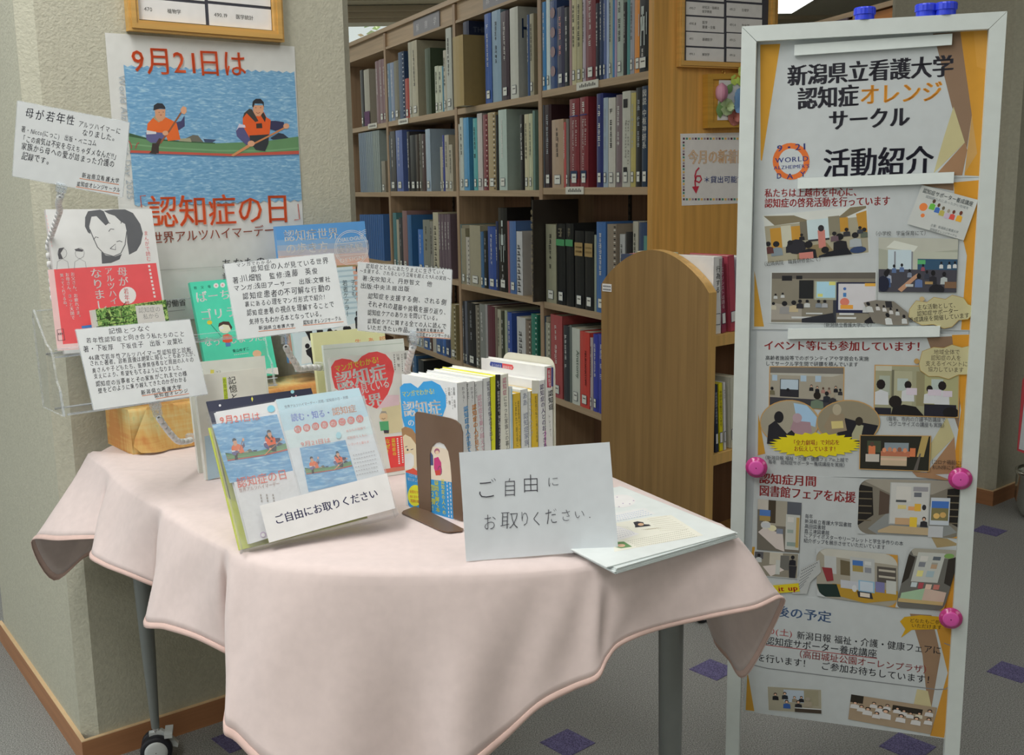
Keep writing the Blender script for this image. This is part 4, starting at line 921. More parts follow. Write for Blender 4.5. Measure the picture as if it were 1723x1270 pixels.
red.poly([(137, 548.5), (200, 540), (201, 545), (138, 553)], '3c70ac'); red.line([(96, 555), (106, 553), (109, 572), (98, 573)], .9, '503840', True); scrib(red, (98, 562), (106, 561), 3, 3, '503840')
red.flush()
fst = panel('book', 'small book with leafy forest photo cover in front of the red book', 'book', (-.7806, 2.0223, .8010, 46.4, 6.3, 2.2, .1398, .187), .011, 'b8bab4', .6, 'c8c4b4')
fst.poly([(160.5, 520), (279, 504), (292, 590), (176, 612)], mat('5c8a48', .6, .5, .3, kind='leafy'))
for q in (((162, 540), (185, 533), (205, 534), (232, 526)), ((162, 550), (190, 545), (215, 541)), ((205, 534), (203, 520), (212, 508)), ((185, 533), (180, 522)), ((240, 512), (262, 508))): fst.line(q, 1.1, '2e3426')
fst.poly([(227.5, 514.5), (273, 512), (279, 542), (232.5, 547)], 'c0c2bc'); fst.text('認知症の', (233, 526), (270.5, 523.3), '55585a', -.012, h=9.5); fst.text('私から', (241, 536.6), (268.5, 534), '55585a', -.012, h=9.5); fst.flush()
grn = panel('book', 'mint green book with white title and small child drawing on the rack', 'book', (-.6354, 2.2075, .8080, 53.4, 16.2, 1.2, .1563, .2190), .012, '41b497', .6, 'c8c4b0')
T = pmap(300, 420, 5.29); P = lambda *q: [T(*p) for p in q]; w = 'd4dcd8'
grn.text('ばーちゃん', (329, 508), (428, 497), w, .02, h=20, hand=.5); grn.text('ゴリラに', (337, 537.5), (420, 529), w, .02, h=21, hand=.5); grn.text('なってしまった。', (343.5, 582.5), (455, 570.5), w, .02, h=18, hand=.5)
grn.text('祖', (326.3, 486.4), (331.6, 486), '2c6454', .01); grn.text('父', (338, 485.4), (343.3, 485), '2c6454', .01); grn.text('母', (349.5, 484.4), (355, 484), '2c6454', .01)
for x, y in ((363.5, 480.5), (374.5, 479.5)): grn.ell(x, y, 4.2, 4.2, w); grn.ell(x, y, 1.4, 1.6, 'c87c7c')
grn.text('青山ゆずこ', (391.5, 593), (420, 588.6), '2c4c48', .01); scrib(grn, (394, 597), (419, 593.5), 8, 1, w)
grn.poly(P((395, 760), (440, 748), (478, 765), (482, 815), (440, 832), (395, 820)), 'c04c34'); grn.ell(*T(415, 695), 10.5, 9.5, 'dcc0a8'); grn.poly(P((355, 690), (362, 655), (400, 638), (450, 640), (480, 690), (470, 715), (448, 672), (400, 665), (372, 680)), '42302c')
grn.poly(P((418, 828), (466, 828), (464, 858), (424, 864)), '4c6ca0'); grn.line(P((290, 665), (385, 775)), .9, '2c5c50'); grn.ell(*T(278, 648), 4.4, 3.6, 'b8a838'); grn.ell(*T(700, 925), 7.5, 6, 'c89c80'); grn.ell(*T(385, 695), 3.4, 2.6, 'e4d8cc')
grn.poly([(449, 620), (467, 618), (468.5, 630), (447, 628)], 'c4ccca'); grn.flush()
blu = panel('book', 'blue to orange shaded book with round postmark design against the poster', 'book', (-.4921, 2.3400, .8286, 55.8, 4.1, 1.4, .2157, .3007), .014, '4f86bc', .6, 'c8c8c0')
for i, hx in enumerate(('6d92b8', '8498b0', '9c9ca6', 'b09c98', 'bc9a8c', 'c09480')): blu.poly([(465 + i * 1, 404 + i * 9), (616 + i * 1, 398 + i * 9), (618 + i, 408 + i * 9), (466 + i, 414 + i * 9)], hx)
blu.poly([(470, 458), (622, 452), (634, 590), (487, 612)], 'bc9484')
w = 'd2dce2'; blu.text('認知症世界', (478, 405), (570, 399.5), w, .012, h=20); blu.text('の歩き方', (481, 426.5), (553, 422), w, .012, h=19)
circ = lambda r, a0=0, a1=6.29, n=30: [(591.5 + r * math.cos(a0 + (a1 - a0) * i / n), 417 + r * 1.04 * math.sin(a0 + (a1 - a0) * i / n)) for i in range(n + 1)]
for r in (28.5, 26): blu.line(circ(r), .8, 'cdd4d8')
blu.text('実践編', (568, 427), (612, 420), 'ccd2d6', .01, h=15); blu.line([(563, 411), (619, 405)], .8, 'cdd4d8'); blu.line([(565, 431), (619, 426)], .8, 'cdd4d8')
blu.text('DIALOGUE', (569, 408), (612, 402), 'ccd2d6', .0, h=9); blu.text('DESIGN', (572, 442), (612, 436), 'ccd2d6', .0, h=9)
for k in range(3): blu.line([(612 - 8 + 3 * i, 388 + k * 3 + 1.8 * math.sin(i * 1.3)) for i in range(5)], .7, 'cdd4d8')
blu.line([(470, 452), (622, 446)], 3, '8a7c58'); blu.flush()
sil = panel('book', 'grey striped book with black silhouettes of people between two handwritten cards', 'book', (-.4666, 2.2898, .8177, 58.6, 8.5, 1.5, .1591, .2172), .012, 'a3b4ba', .6, 'a8b0a8')
for i in range(9): sil.poly([(486 + i * 1, 462 + i * 9), (603 + i * .8, 452 + i * 9), (603 + i * .8, 455 + i * 9), (486 + i, 465 + i * 9)], '8ba0aa')
sil.text('子ども、', (594, 470), (596, 509), '36444c', .0, True, .95); sil.text('若者ケアラー', (580, 471), (585, 533), '36444c', .0, True, .95)
T = pmap(480, 430, 5.523); P = lambda *q: [T(*p) for p in q]; B_ = '1c1c20'
sil.poly(P((155, 760), (600, 640), (760, 600), (720, 900), (150, 1010)), 'b4bab8')
for q, hs in ((((190, 880), (235, 850), (330, 850), (325, 940), (345, 1000), (290, 1015), (250, 1005), (235, 950), (200, 920)), ((205, 840), (262, 828))), (((180, 700), (250, 700), (250, 790), (225, 790), (205, 740)), ()), (((290, 690), (350, 690), (352, 775), (335, 775), (322, 710), (322, 780), (305, 780)), ()), (((395, 680), (450, 700), (500, 740), (495, 760), (440, 755), (400, 720)), ((412, 700), (470, 715))), (((535, 670), (600, 660), (612, 740), (545, 745)), ((560, 672), (590, 680))), (((648, 600), (680, 600), (690, 700), (655, 700)), ((665, 590),)), (((655, 100), (665, 100), (665, 150), (655, 150)), ()), (((655, 520), (666, 512), (668, 560), (656, 560)), ())):
    sil.poly(P(*q), B_)
    for h_ in hs: sil.ell(*T(*h_), 4, 4.4, B_)
sil.flush()

st = thing('book_stand', 'low clear block stand under the grey striped silhouette book', 'book stand', V((-.43, 2.36, BT)))
for (x, y, z, a, w) in ((-.4666, 2.2898, .8177, 58.6, .159), (-.4921, 2.3400, .8286, 55.8, .2)):
    u_ = az(a); n_ = V((u_.y, -u_.x, 0)); one(lambda g: g.box(V((x, y, BT + .001)) + n_ * .006, u_ * (w * .62), -n_ * .026, ZU * (z - BT - .002), ACRYL), 'step', st)

# ================================================================ books standing on the table behind the leaflets
yel = panel('book', 'pale yellow book with orange title characters behind the white one', 'book', (-.345, 1.925, .704, 58.8, 9.3, .5, .145, .246), .012, 'd0cc94', .6, 'c8c4b0')
for ch, x, y in (('生', 597, 579), ('あ', 618.5, 576.5), ('認', 638, 574.5)): yel.text(ch, (x, y), (x + 11.5, y - .8), 'c0603a', -.005, h=10)
yel.flush()
wht = panel('book', 'white covered book standing directly behind the red heart book', 'book', (-.3170, 1.8652, .704, 61.2, 12.1, -.2, .1571, .2322), .010, 'b6bcb6', .6, 'c8c8c0'); wht.line([(544, 588), (678, 577)], 1, '98a498'); wht.flush()
hrt = panel('book', 'white book with red heart titled in manga lettering', 'book', (-.2920, 1.7990, .7043, 60.4, 11.7, .2, .1473, .2190), .016, 'b9bbb8', .6, 'c8c8c0')
T = pmap(540, 570, 4.232); P = lambda *q: [T(*p) for p in q]
hrt.poly(P((72, 200), (100, 155), (150, 140), (210, 148), (250, 172), (290, 125), (340, 98), (400, 90), (460, 110), (505, 160), (522, 230), (508, 310), (475, 395), (430, 460), (398, 497), (330, 470), (200, 420), (100, 350), (78, 270)), 'cc4446')
hrt.text('マンガでわかる!', (564, 626), (638, 609), 'd8c440', .015, h=13); hrt.text('認知症', (567.5, 654.5), (652.5, 636), 'd8d8d4', .03, h=32); hrt.text('の人が', (560, 672), (606, 661.5), 'd8d8d4', .02, h=17); hrt.text('見ている', (608.5, 661.5), (657, 650), 'd8d8d4', .02, h=19); hrt.text('世界', (596, 690), (645, 679), 'd8d8d4', .03, h=24)
hrt.text('遠藤　英俊', (681.5, 593), (683.5, 622), '4c4c4c', .0, True, .9); hrt.text('川畑　智', (669, 595), (671, 617), '4c4c4c', .0, True, .9); scrib(hrt, (663, 596), (665, 624), 7, 1.4, '606060'); scrib(hrt, (676, 596), (677.5, 626), 8, 1.2, '6c6c6c'); scrib(hrt, (687, 594), (688, 622), 7, 1.2, '6c6c6c')
hrt.poly(P((430, 465), (565, 450), (585, 660), (450, 680)), 'b8b090'); hrt.poly(P((400, 498), (560, 470), (555, 400), (470, 400)), 'c0a8b0'); hrt.poly(P((415, 590), (480, 585), (485, 650), (425, 655)), '4c9468'); hrt.ell(*T(445, 552), 7, 8, 'd0a888'); hrt.poly(P((420, 540), (430, 515), (462, 515), (472, 540), (460, 528), (430, 530)), '8c8880'); hrt.poly(P((445, 650), (485, 650), (483, 672), (450, 672)), '3c3c44')
hrt.line(P((432, 565), (445, 572), (458, 564)), .8, '5c3c34')
hrt.poly(P((455, 700), (588, 688), (604, 905), (495, 920)), 'c43c3c'); hrt.text('認知症の', (661.5, 737), (664, 767), 'd8c440', .02, True, .9); hrt.text('なぜ?', (652, 738), (654, 764), 'd8c440', .02, True, .9); scrib(hrt, (668.5, 737), (672, 782), 12, 2.6, 'd8c8c4'); scrib(hrt, (675, 735), (678, 780), 12, 2.4, 'd8c8c4')
hrt.poly([(626, 792), (684, 784), (685, 790), (628, 799)], 'b06858'); hrt.flush()

crm2 = panel('book', 'white book in a clear stand behind the cream one', 'book', (-.5693, 1.8800, .704, 57.0, 9.7, -.3, .1460, .2009), .010, 'b6b8b2', .6, 'c8c8c0')
crm2.text('ヨコ', (363, 628), (372, 626.5), '5c5c54', .01); crm2.rect(354, 622, 360, 629, 'b8b050'); crm2.flush()
crm = panel('book', 'cream book with black vertical title and lime tag left of the navy file', 'book', (-.5433, 1.8330, .704, 55.3, 8.6, .2, .1292, .1860), .013, 'c0c2b6', .6, 'ccccc0', spine='b0b2ac')
crm.text('記憶とつなぐ', (389.5, 633), (401, 717), '34362e', .012, True, 1.0); crm.poly([(374.5, 635), (380.5, 634.5), (386, 700), (379, 700)], 'a8b838'); crm.text('若年性認知症と', (377.4, 637), (384, 696), '5c6c2c', .0, True, .75)
crm.poly([(344, 734), (372, 729), (378, 800), (350, 808)], '9ab0bc'); crm.flush()
S0s = Sheet(V((-.5433, 1.8330, .704)), frame(55.3, 8.6)[0], frame(55.3, 8.6)[1], .6, crm.parent)
# navy file, lime file and the clear leaflet holder
HO = V((-.3809, 1.4303, .712)); hux, huy = frame(66, 31.4, 5.0); hn = hux.cross(huy)
nav = panel('folder', 'navy folder with tiny coloured stars standing behind the leaflet holder', 'folder', (-.4375, 1.6236, .7081, 54.8, 33.1, 0, .1848, .1934), .003, '23273c', .6)
nav.ell(492, 659, 3.1, 3.1, '84b4d0'); nav.ell(370, 682, 2, 2, 'b4b4b8'); nav.ell(498, 666, 1.3, 1.3, 'c090a0'); nav.ell(491, 668, 1.3, 1.3, 'b4c0d8'); nav.poly([(424, 667), (426, 671), (424.5, 676), (422.5, 671)], 'c8b850'); nav.flush()
LM = Sheet(HO - hn * .024, hux, huy, .6); LP = [LM.hit(*p) for p in ((350, 721), (560, 694), (618, 872), (402, 932))]
for p in LP: p.z = max(p.z, .706)
lim = thing('folder', 'lime green folder edge leaning right behind the clear leaflet holder', 'folder', (LP[2] + LP[3]) / 2)
one(lambda g: g.prism(LP, hn * .0025, mat('a9b04a', .6, .5)), 'sheet', lim)
hold = thing('leaflet_holder', 'clear plastic leaflet holder tilted back on the cloth holding two leaflets', 'holder', HO)
HS = Sheet(HO, hux, huy, .6)
hw, hh, hd = .2345, .206, .020
one(lambda g: g.box(HO - hn * hd, hux * hw, huy * (hh + .012), hn * .0015, ACRYL), 'back_plate', hold)
one(lambda g: g.box(HO - hn * hd, hux * hw, huy * .0018, hn * hd, SLEEVE), 'base_plate', hold)
one(lambda g: (g.box(HO - hn * hd, hux * .0018, huy * hh, hn * hd, SLEEVE)), 'side_plate', hold)
one(lambda g: (g.box(HO - hn * hd + hux * (hw - .0018), hux * .0018, huy * hh, hn * hd, SLEEVE)), 'side_plate', hold)
one(lambda g: g.box(HO - hn * .0012, hux * hw, huy * (hh - .012), hn * .0012, SLEEVE), 'front_plate', hold)
def leaflet(q, depth, label, base='b8babc'):
    lp = Sheet(HO - hn * depth, hux, huy, .6); P = [lp.hit(*p) for p in q]
    for p in P:
        if p.z < .716: p.z = .716
    L = thing('leaflet', label, 'leaflet', (P[0] + P[1]) / 2, 'leaflets in the clear holder')
    one(lambda g: g.prism(P, -hn * .0009, mat(base, .6, .5)), 'sheet', L); lp.parent = L; return lp
q1 = [(363, 693), (467, 675), (530, 880), (420, 915)]; q2 = [(464, 672), (604, 652), (664, 850), (520, 882)]
for d_ in (.014, .0115, .009): leaflet([(x - 3, y + 2) for x, y in q1], d_ + .002, 'leaflet of the left stack hidden behind its front copy')
for d_ in (.0105, .0085, .0065): leaflet([(x - 2, y + 2) for x, y in q2], d_, 'leaflet of the right stack hidden behind its front copy')
A_ = leaflet(q1, .0075, 'left leaflet in the holder with canoe picture and red title')
def qmap(q): 
    def f(x, y):
        u = (x - 90) / 1340; v = (y - 45) / 1060; TL, TR, BR, BL = q
        return tuple((TL[i] * (1 - u) + TR[i] * u) * (1 - v) + (BL[i] * (1 - u) + BR[i] * u) * v for i in (0, 1))
    return f
T4 = pmap(330, 630, 3.97)
A_.poly([T4(*p) for p in ((105, 335), (540, 265), (655, 640), (225, 725))], WATER); canoe(A_, qmap([T4(150, 335), T4(560, 262), T4(655, 640), T4(225, 725)]))
A_.text('9月21日は', T4(160, 330), T4(432, 300), 'b85c50', .0, h=16); A_.text('認知症の日', T4(275, 755), T4(615, 690), 'b85c50', .0, h=19); A_.text('世界アルツハイマーデー', T4(287, 788), T4(560, 738), '8c6c64', -.01, h=8); A_.ell(*T4(500, 230), 6.5, 6, '74acd0')
for x in (430, 470, 512): scrib(A_, T4(x, 800), T4(x + 10, 860), 3, 2.2, '84807c')
A_.ell(*T4(447, 1070), 5, 5, 'a090a8'); A_.ell(*T4(447, 1072), 3.2, 3.2, 'c0c0c4'); A_.flush()
B2 = leaflet(q2, .0045, 'right leaflet in the holder with pale blue top and small canoe picture', 'b4bac4')
B2.poly([(464, 672), (604, 652), (620, 700), (478, 725)], '9cb4d4'); B2.poly([(478, 725), (620, 700), (628, 730), (487, 755)], 'aebccc')
T5 = pmap(320, 560, 3.174)
B2.text('世界アルツハイマーデー・月間／認知症の日・月間', T5(505, 403), T5(845, 350), '5c5c68', -.005, h=6); B2.text('読む・知る・', T5(542, 472), T5(760, 440), '7484c8', .03, h=15); B2.text('認知症', T5(762, 440), T5(890, 418), 'd09480', .03, h=15)
for i, ch in enumerate('情報図書のご案内'):
    x, y = T5(575 + i * 47.2, 515 - i * 8); B2.ell(x, y, 6.3, 6.6, 'b06c68'); B2.text(ch, (x - 4.4, y + 4), (x + 4.4, y + 3), 'd0c8c8', .01)
T6 = [T5(585, 615), T5(828, 572), T5(892, 790), T5(632, 850)]
B2.poly(T6, WATER); canoe(B2, qmap([T5(585, 600), T5(828, 572), T5(890, 790), T5(628, 850)])); B2.text('9月21日は', T5(592, 608), T5(752, 583), 'b87068', .0, h=10); B2.ell(*T5(792, 548), 4.5, 5.5, '8cb4cc')
for i, t in enumerate(('あなたの地域で', '認知症とともに', 'いきいきと暮らす')): B2.text(t, T5(832 + i * 6, 532 + i * 36), T5(938 + i * 9, 512 + i * 38), 'b47c74', .0, h=5)
for i in range(6): scrib(B2, T5(868 + i * 4, 655 + i * 21), T5(988 + i * 4, 630 + i * 21), 9, 1.2, '8c8c90')
B2.flush()
lbq = [HS.hit(*p) + hn * .0012 for p in T and [(436.5, 851), (650.5, 796.5), (664.5, 855.5), (452.5, 913.5)]]
lb2 = thing('label_strip', 'white label strip with navy lettering stuck across the leaflet holder', 'label', (lbq[2] + lbq[3]) / 2)
one(lambda g: g.prism(lbq, hn * .0006, mat('c4c8d4', .6, .5)), 'sheet', lb2)
LS = Sheet(HO + hn * .0019, hux, huy, .6, lb2); LS.text('ご自由にお取りください', T5(455, 1021), T5(1008, 872), '2a2a4c', .018, h=17.5); LS.flush()

# ================================================================ row of books between two bookends
S0 = V((-.1727, 1.6661, .704)); cu_, cn_ = frame(134.1)[0], None; cn_ = cu_.cross(ZU); CW = .1281; SP0 = S0 + cu_ * CW; rd_ = az(44.1)
def spine_s(px, py=760):
    S = Sheet(SP0, rd_, ZU, .6); return (S.hit(px, py) - SP0).dot(rd_)
def rowbook(x0, x1, topy, w, label, hexc, k=.6, wcov=None):
    s0, s1 = spine_s(x0), spine_s(x1); S = Sheet(SP0, rd_, ZU, .6); h = S.hit((x0 + x1) / 2 - 3, topy).z - .704; t = s1 - s0 - .0006; wc = wcov or .128
    P = SP0 + rd_ * s0; B = thing('book', label, 'book', P, 'books in the row between the bookends'); m = mat(hexc, k, .3, .5)
    one(lambda g: (g.box(P - cu_ * wc, cu_ * wc, rd_ * .0006, ZU * h, m), g.box(P - cu_ * wc + rd_ * (t - .0006), cu_ * wc, rd_ * .0006, ZU * h, m), g.box(P - cu_ * .0008, cu_ * .0008, rd_ * t, ZU * h, m)), 'cover', B)
    one(lambda g: g.box(P - cu_ * (wc - .002) + rd_ * .0007 + ZU * .001, cu_ * (wc - .004), rd_ * (t - .0014), ZU * (h - .003), mat('cccabc', .62, .8)), 'pages', B)
    return Sheet(P + cu_ * .0001, rd_, ZU, .6, B), Sheet(P - rd_ * .0001, cu_, ZU, .6, B), h
K = '3c3c44'
s, cv, h = rowbook(772, 788.5, 643, .148, 'white book with blue heart and masked woman at the front of the row', 'bcbec0', wcov=.1281)
s.text('マンガで', (786, 645), (788, 672), K, 0, True, .8); s.text('わかる!', (779, 650), (781, 678), K, 0, True, .8); s.text('認知症の人が見ている世界', (783.5, 683), (793, 800), '3a8cc0', .03, True, 1.05)
cv.k = .6; T = pmap(540, 570, 4.232); P = lambda *q: [T(*p) for p in q]
cv.poly(P((562, 345), (590, 318), (640, 315), (690, 350), (730, 305), (790, 298), (850, 330), (890, 400), (892, 480), (860, 570), (800, 680), (730, 740), (700, 780), (660, 740), (600, 640), (578, 560)), '3486bc')
cv.text('マンガでわかる!', (677, 667.5), (731.5, 662), 'd4cc4c', .015, h=11); cv.text('認知症', (679.5, 699), (744, 696.5), 'd4d8d8', .03, h=28); cv.text('の人が見て', (686.5, 716), (748, 716), 'd4d8d8', .02, h=13)
cv.text('遠藤　英俊', (763.5, 651), (765.5, 686), '5c5c5c', .0, True, .8); cv.text('川畑　智', (755, 651), (757, 681), '5c5c5c', .0, True, .8); scrib(cv, (750, 653), (752.5, 680), 7, 1, '707070'); scrib(cv, (759.5, 653), (762, 690), 8, 1, '808080')
cv.poly(P((578, 640), (620, 628), (665, 660), (688, 730), (690, 900), (660, 950), (605, 955), (592, 800)), 'd0b094'); cv.poly(P((574, 640), (600, 624), (650, 640), (690, 700), (692, 780), (670, 740), (640, 700), (600, 680), (580, 700)), '8c6c4c'); cv.poly(P((594, 822), (640, 812), (662, 830), (664, 900), (640, 930), (600, 930)), 'c4ccd0'); cv.line(P((600, 770), (616, 764)), 1.2, K); cv.ell(*T(618, 790), 1.6, 1.8, K); cv.line(P((640, 790), (658, 784)), 1.2, K); cv.poly(P((604, 940), (660, 920), (700, 950), (700, 970), (606, 975)), 'b84838')
cv.poly(P((604, 950), (700, 975), (790, 1000), (935, 1020), (945, 1310), (700, 1290), (622, 1180)), '2f7db2'); cv.ell(*T(672, 1115), 12.5, 18, 'd8c830'); cv.text('迷惑をかけ', T(634, 1095), T(712, 1102), 'b43c34', .01); cv.text('役に立ちたい', T(636, 1128), T(716, 1136), 'b43c34', .01); cv.text('問題行動', T(640, 1160), T(705, 1168), 'b43c34', .01); cv.text('コロナ禍で', T(624, 975), T(700, 992), 'd0d8dc', .01); cv.text('増えました', T(618, 1005), T(700, 1022), 'd0d8dc', .01)
cv.poly(P((780, 760), (925, 790), (932, 1020), (786, 1000)), 'c0b4a4'); cv.poly(P((806, 850), (836, 840), (858, 880), (862, 960), (822, 970), (806, 920)), 'a83468'); cv.ell(*T(828, 800), 4.6, 5, '8c5468'); cv.ell(*T(829, 808), 3.2, 3.2, 'd0a890'); cv.line([T(848 + 14 * math.cos(a), 938 + 32 * math.sin(a)) for a in [k * .52 for k in range(13)]], 1.2, '4c4448'); cv.poly(P((812, 940), (850, 930), (852, 970), (820, 972)), 'a83c34'); cv.poly(P((782, 800), (800, 830), (802, 900), (782, 900)), '3c4468')
cv.text('疑問を解く本', (734.5, 808), (737.5, 862), 'd8d040', .03, True, 1.15); cv.text('認知症の人への', (745, 806), (748, 866), 'd8d040', .02, True, .95); cv.text('第2弾!', (728.5, 815), (730.5, 861), 'd8d040', .03, True, .9); scrib(cv, (752.5, 809), (756, 872), 10, 2, 'c8d0d4'); scrib(cv, (757.5, 812), (760.5, 873), 9, 2, 'c8d0d4')
s.flush('spine_print'); cv.flush('cover_print')
def spine(x0, x1, topy, label, hexc, runs, wcov=None, bars=()):
    s, cv, h = rowbook(x0, x1, topy, 0, label, hexc, .6, wcov)
    for (a0, b0, a1, b1, c_) in bars: s.poly([(a0, b0), (a1, b0), (a1, b1), (a0, b1)], c_)
    for t, p0, p1, c_, off, hr in runs: s.text(t, p0, p1, c_, off, True, hr)
    s.flush('spine_print'); return cv
spine(788.8, 801, 642, 'white book with orange spine title beside the blue titled front book', 'bcbec0', [('マンガで', (800, 646), (802, 670), K, 0, .75), ('わかる!', (793.5, 650), (795.5, 678), K, 0, .8), ('認知症の人が見ている世界', (797.5, 680), (806, 798), 'd88038', .03, 1.05)])
spine(801.3, 814.5, 641, 'white book with pale pink spine title third in the row', 'babcbc', [('認知症を乗り越えて生きる', (806.5, 664), (815, 790), 'ac7888', -.01, .95)])
spine(814.8, 827, 636, 'white book with dark handwritten title and red 52', 'bcbec4', [('認知症介護の悩み引き出し', (821.5, 641), (827, 742), '44445c', .01, .95)], bars=())
spine(827.3, 841, 633, 'black and bright yellow spined book in the middle of the row', 'c8c828', [('なぜ、認知症の人は「家に帰りたがる」のか', (838, 640), (842, 756), 'd0d0cc', .01, .95)], bars=((833.5, 630, 842, 790, '26262a'),))
spine(841.3, 857.5, 630, 'cream book with pink and black spine title right of the black yellow one', 'c2c2b4', [('認知症', (848.5, 635), (849.5, 665), 'b0607c', .01, .95), ('になった家族との暮らし方', (850, 666), (855, 778), '3c3c3c', .0, .9)])
spine(857.8, 864, 651, 'thin white book with faint blue spine line', 'bac0c4', [], bars=((860, 654, 862, 790, '8cacc4'),))
spine(864.3, 877, 662, 'short ochre yellow book with small black spine title', 'c6a038', [('認知症患者のすべてを知る', (872, 674), (875.5, 750), '4c4430', .0, .6), ('と言われて困る前に', (867.5, 675), (871, 752), '4c4430', .0, .6)])
spine(877.3, 889.5, 655, 'white book with spaced slate blue spine title', 'bcc0c4', [('ああ　認知症家族', (883, 660), (886.5, 750), '5c647c', -.005, 1.0)])
spine(889.8, 894.5, 659, 'narrow white book with faint spine title beside the spaced blue one', 'babcb8', [('すごい人だけ', (892, 668), (894, 735), '9c9c98', -.01, .9)])
spine(894.8, 906, 657, 'ochre yellow book, second one of that colour further along the row', 'c8a030', [('認知症の私から見える社会', (901.5, 666), (904, 744), '4c4430', .0, .8)], bars=((894.8, 640, 907, 662, 'b8b8b0'),))
spine(906.3, 918, 640, 'white book with bold purple black spine title near the row end', 'c0c0c8', [('認知症の人とのおつきあい', (911.5, 646), (918, 764), '3c2c58', .015, 1.0)], bars=((916.5, 725, 918.5, 790, 'b06ca0'),))
cv = spine(918.3, 931, 616, 'tall white book with red tag, last in the row before the bookend', 'c0c2bc', [('認知症', (926, 656), (927.5, 690), '2c2c30', .025, 1.05), ('最新医学', (923.5, 622), (925, 651), 'd0c8c8', .02, .85), ('トレーナー', (924, 697), (927, 735), '606060', 0, .7)], wcov=.148, bars=((920.5, 619, 927, 652, 'a03848'), (927.5, 618, 931, 650, '3c3c6c')))
T = pmap(760, 590, 7.06); cv.parent = cv.parent
cv.poly([T(*p) for p in ((462, 128), (600, 148), (600, 205), (462, 182), (452, 160))], '34407c'); cv.poly([T(*p) for p in ((600, 148), (722, 168), (736, 200), (722, 228), (600, 205))], 'b84848'); cv.text('よくわかる', T(472, 178), T(590, 198), 'd4d4d8', .01, h=5.5); cv.text('最新医学', T(608, 203), T(720, 221), 'd8cccc', .01, h=5.5); cv.flush('cover_print')
# bookends
BE = mat('5c4a3c', .55, .4, .4, .2); BEG = mat('b0aea0', .6, .45, .4)
be = thing('bookend', 'brown metal bookend with arched cut-out in front of the blue heart book', 'bookend', at_z(740, 880, .704), 'bookends on the table')
T = pmap(620, 560, 3.175); bp = Sheet(S0 + cn_ * .002, cu_, ZU, .6)
BP = [bp.hit(*T(*p)) for p in ((275, 940), (262, 700), (252, 432), (262, 420), (300, 425), (440, 455), (470, 466), (495, 490), (506, 530), (508, 640), (506, 1050), (458, 1000), (447, 760), (441, 690), (430, 632), (408, 594), (385, 583), (362, 587), (342, 608), (332, 650), (335, 790), (340, 976))]
for p in (BP[0], BP[10], BP[11], BP[-1]): p.z = .7055
one(lambda g: g.prism(BP, cn_ * .0018, BE), 'upright_plate', be)
bq = [at_z(*T(*p), .7045) for p in ((178, 965), (186, 955), (262, 925), (300, 945), (508, 1052), (500, 1062), (430, 1068), (395, 1062), (370, 1052))]
one(lambda g: g.prism(bq, ZU * .0018, BE), 'base_plate', be)
sE = spine_s(931.2); PE = SP0 + rd_ * (sE + .001)
b2 = thing('bookend', 'light grey rounded metal bookend at the far end of the book row', 'bookend', PE, 'bookends on the table')
gs = Sheet(PE, cu_, ZU, .6); tz = gs.hit(928, 602).z - .704
xa = (gs.hit(846, 600) - PE).dot(cu_); xb = (gs.hit(933.5, 640) - PE).dot(cu_)
def be2(g):
    r = .018; pts = [PE + cu_ * xa, PE + cu_ * xb]
    for i in range(7): a = i * math.pi / 12; pts.append(PE + cu_ * (xb - r + r * math.cos(a)) + ZU * (tz - r + r * math.sin(a)))
    for i in range(7): a = math.pi / 2 + i * math.pi / 12; pts.append(PE + cu_ * (xa + r + r * math.cos(a)) + ZU * (tz - r + r * math.sin(a)))
    g.prism(pts, rd_ * .0015, BEG)
one(be2, 'upright_plate', b2); one(lambda g: g.box(PE + cu_ * xa + rd_ * .0015, cu_ * (xb - xa), rd_ * .06, ZU * .0015, BEG), 'base_plate', b2)

# ================================================================ handwritten sign and newsletters
def folded(prm):
    x, y, z, a, l, r, w, h = prm; ux, uy = frame(a, l, r); n = ux.cross(uy); o = V((x, y, z))
    F = [(0, 0), (.20, -.0012), (.24, -.0012), (.50, -.0002), (.76, -.0014), (.80, -.0013), (1, 0)]
    def f(g):
        g.grid([[o + ux * w * q + uy * h * v + n * d for q, d in F] for v in (1, 0)], mat('b6bcc6', .62, .45), False)
        g.grid([[o + ux * w * q + uy * h * v + n * (d - .0003) for q, d in F] for v in (0, 1)], mat('b6bcc6', .62, .45), False)
    return f
sg = panel('paper_sign', 'white paper with handwritten invitation leaning on the book row', 'paper sign', (-.0663, 1.3954, .7045, 84.7, 16.1, 1.8, .2112, .1490), .0006, 'b6bcc6', .62)
for o_ in list(bpy.data.objects):
    if o_.parent == sg.parent: bpy.data.objects.remove(o_)
one(folded((-.0663, 1.3954, .7045, 84.7, 16.1, 1.8, .2112, .1490)), 'sheet', sg.parent); sg.lay = 8
T = pmap(620, 560, 3.175)
for ch, a, b, hh_ in (('ご', (568, 882), (694, 872), 38), ('自', (712, 868), (796, 862), 36), ('由', (815, 845), (918, 838), 35), ('に', (950, 822), (1024, 815), 20)): sg.text(ch, T(*a), T(*b), '34343c', -.017, h=hh_, hand=.4)
for ch, a, b, hh_ in (('お', (608, 1050), (684, 1045), 31), ('取', (694, 1040), (806, 1032), 34), ('り', (806, 1028), (868, 1022), 30), ('く', (868, 1030), (934, 1020), 29), ('だ', (942, 1020), (1014, 1008), 30), ('さ', (1022, 1005), (1090, 996), 24), ('い', (1094, 992), (1160, 984), 18)): sg.text(ch, T(*a), T(*b), '34343c', -.017, h=hh_, hand=.4)
sg.ell(*T(1182, 985), .9, .9, '34343c'); sg.flush()
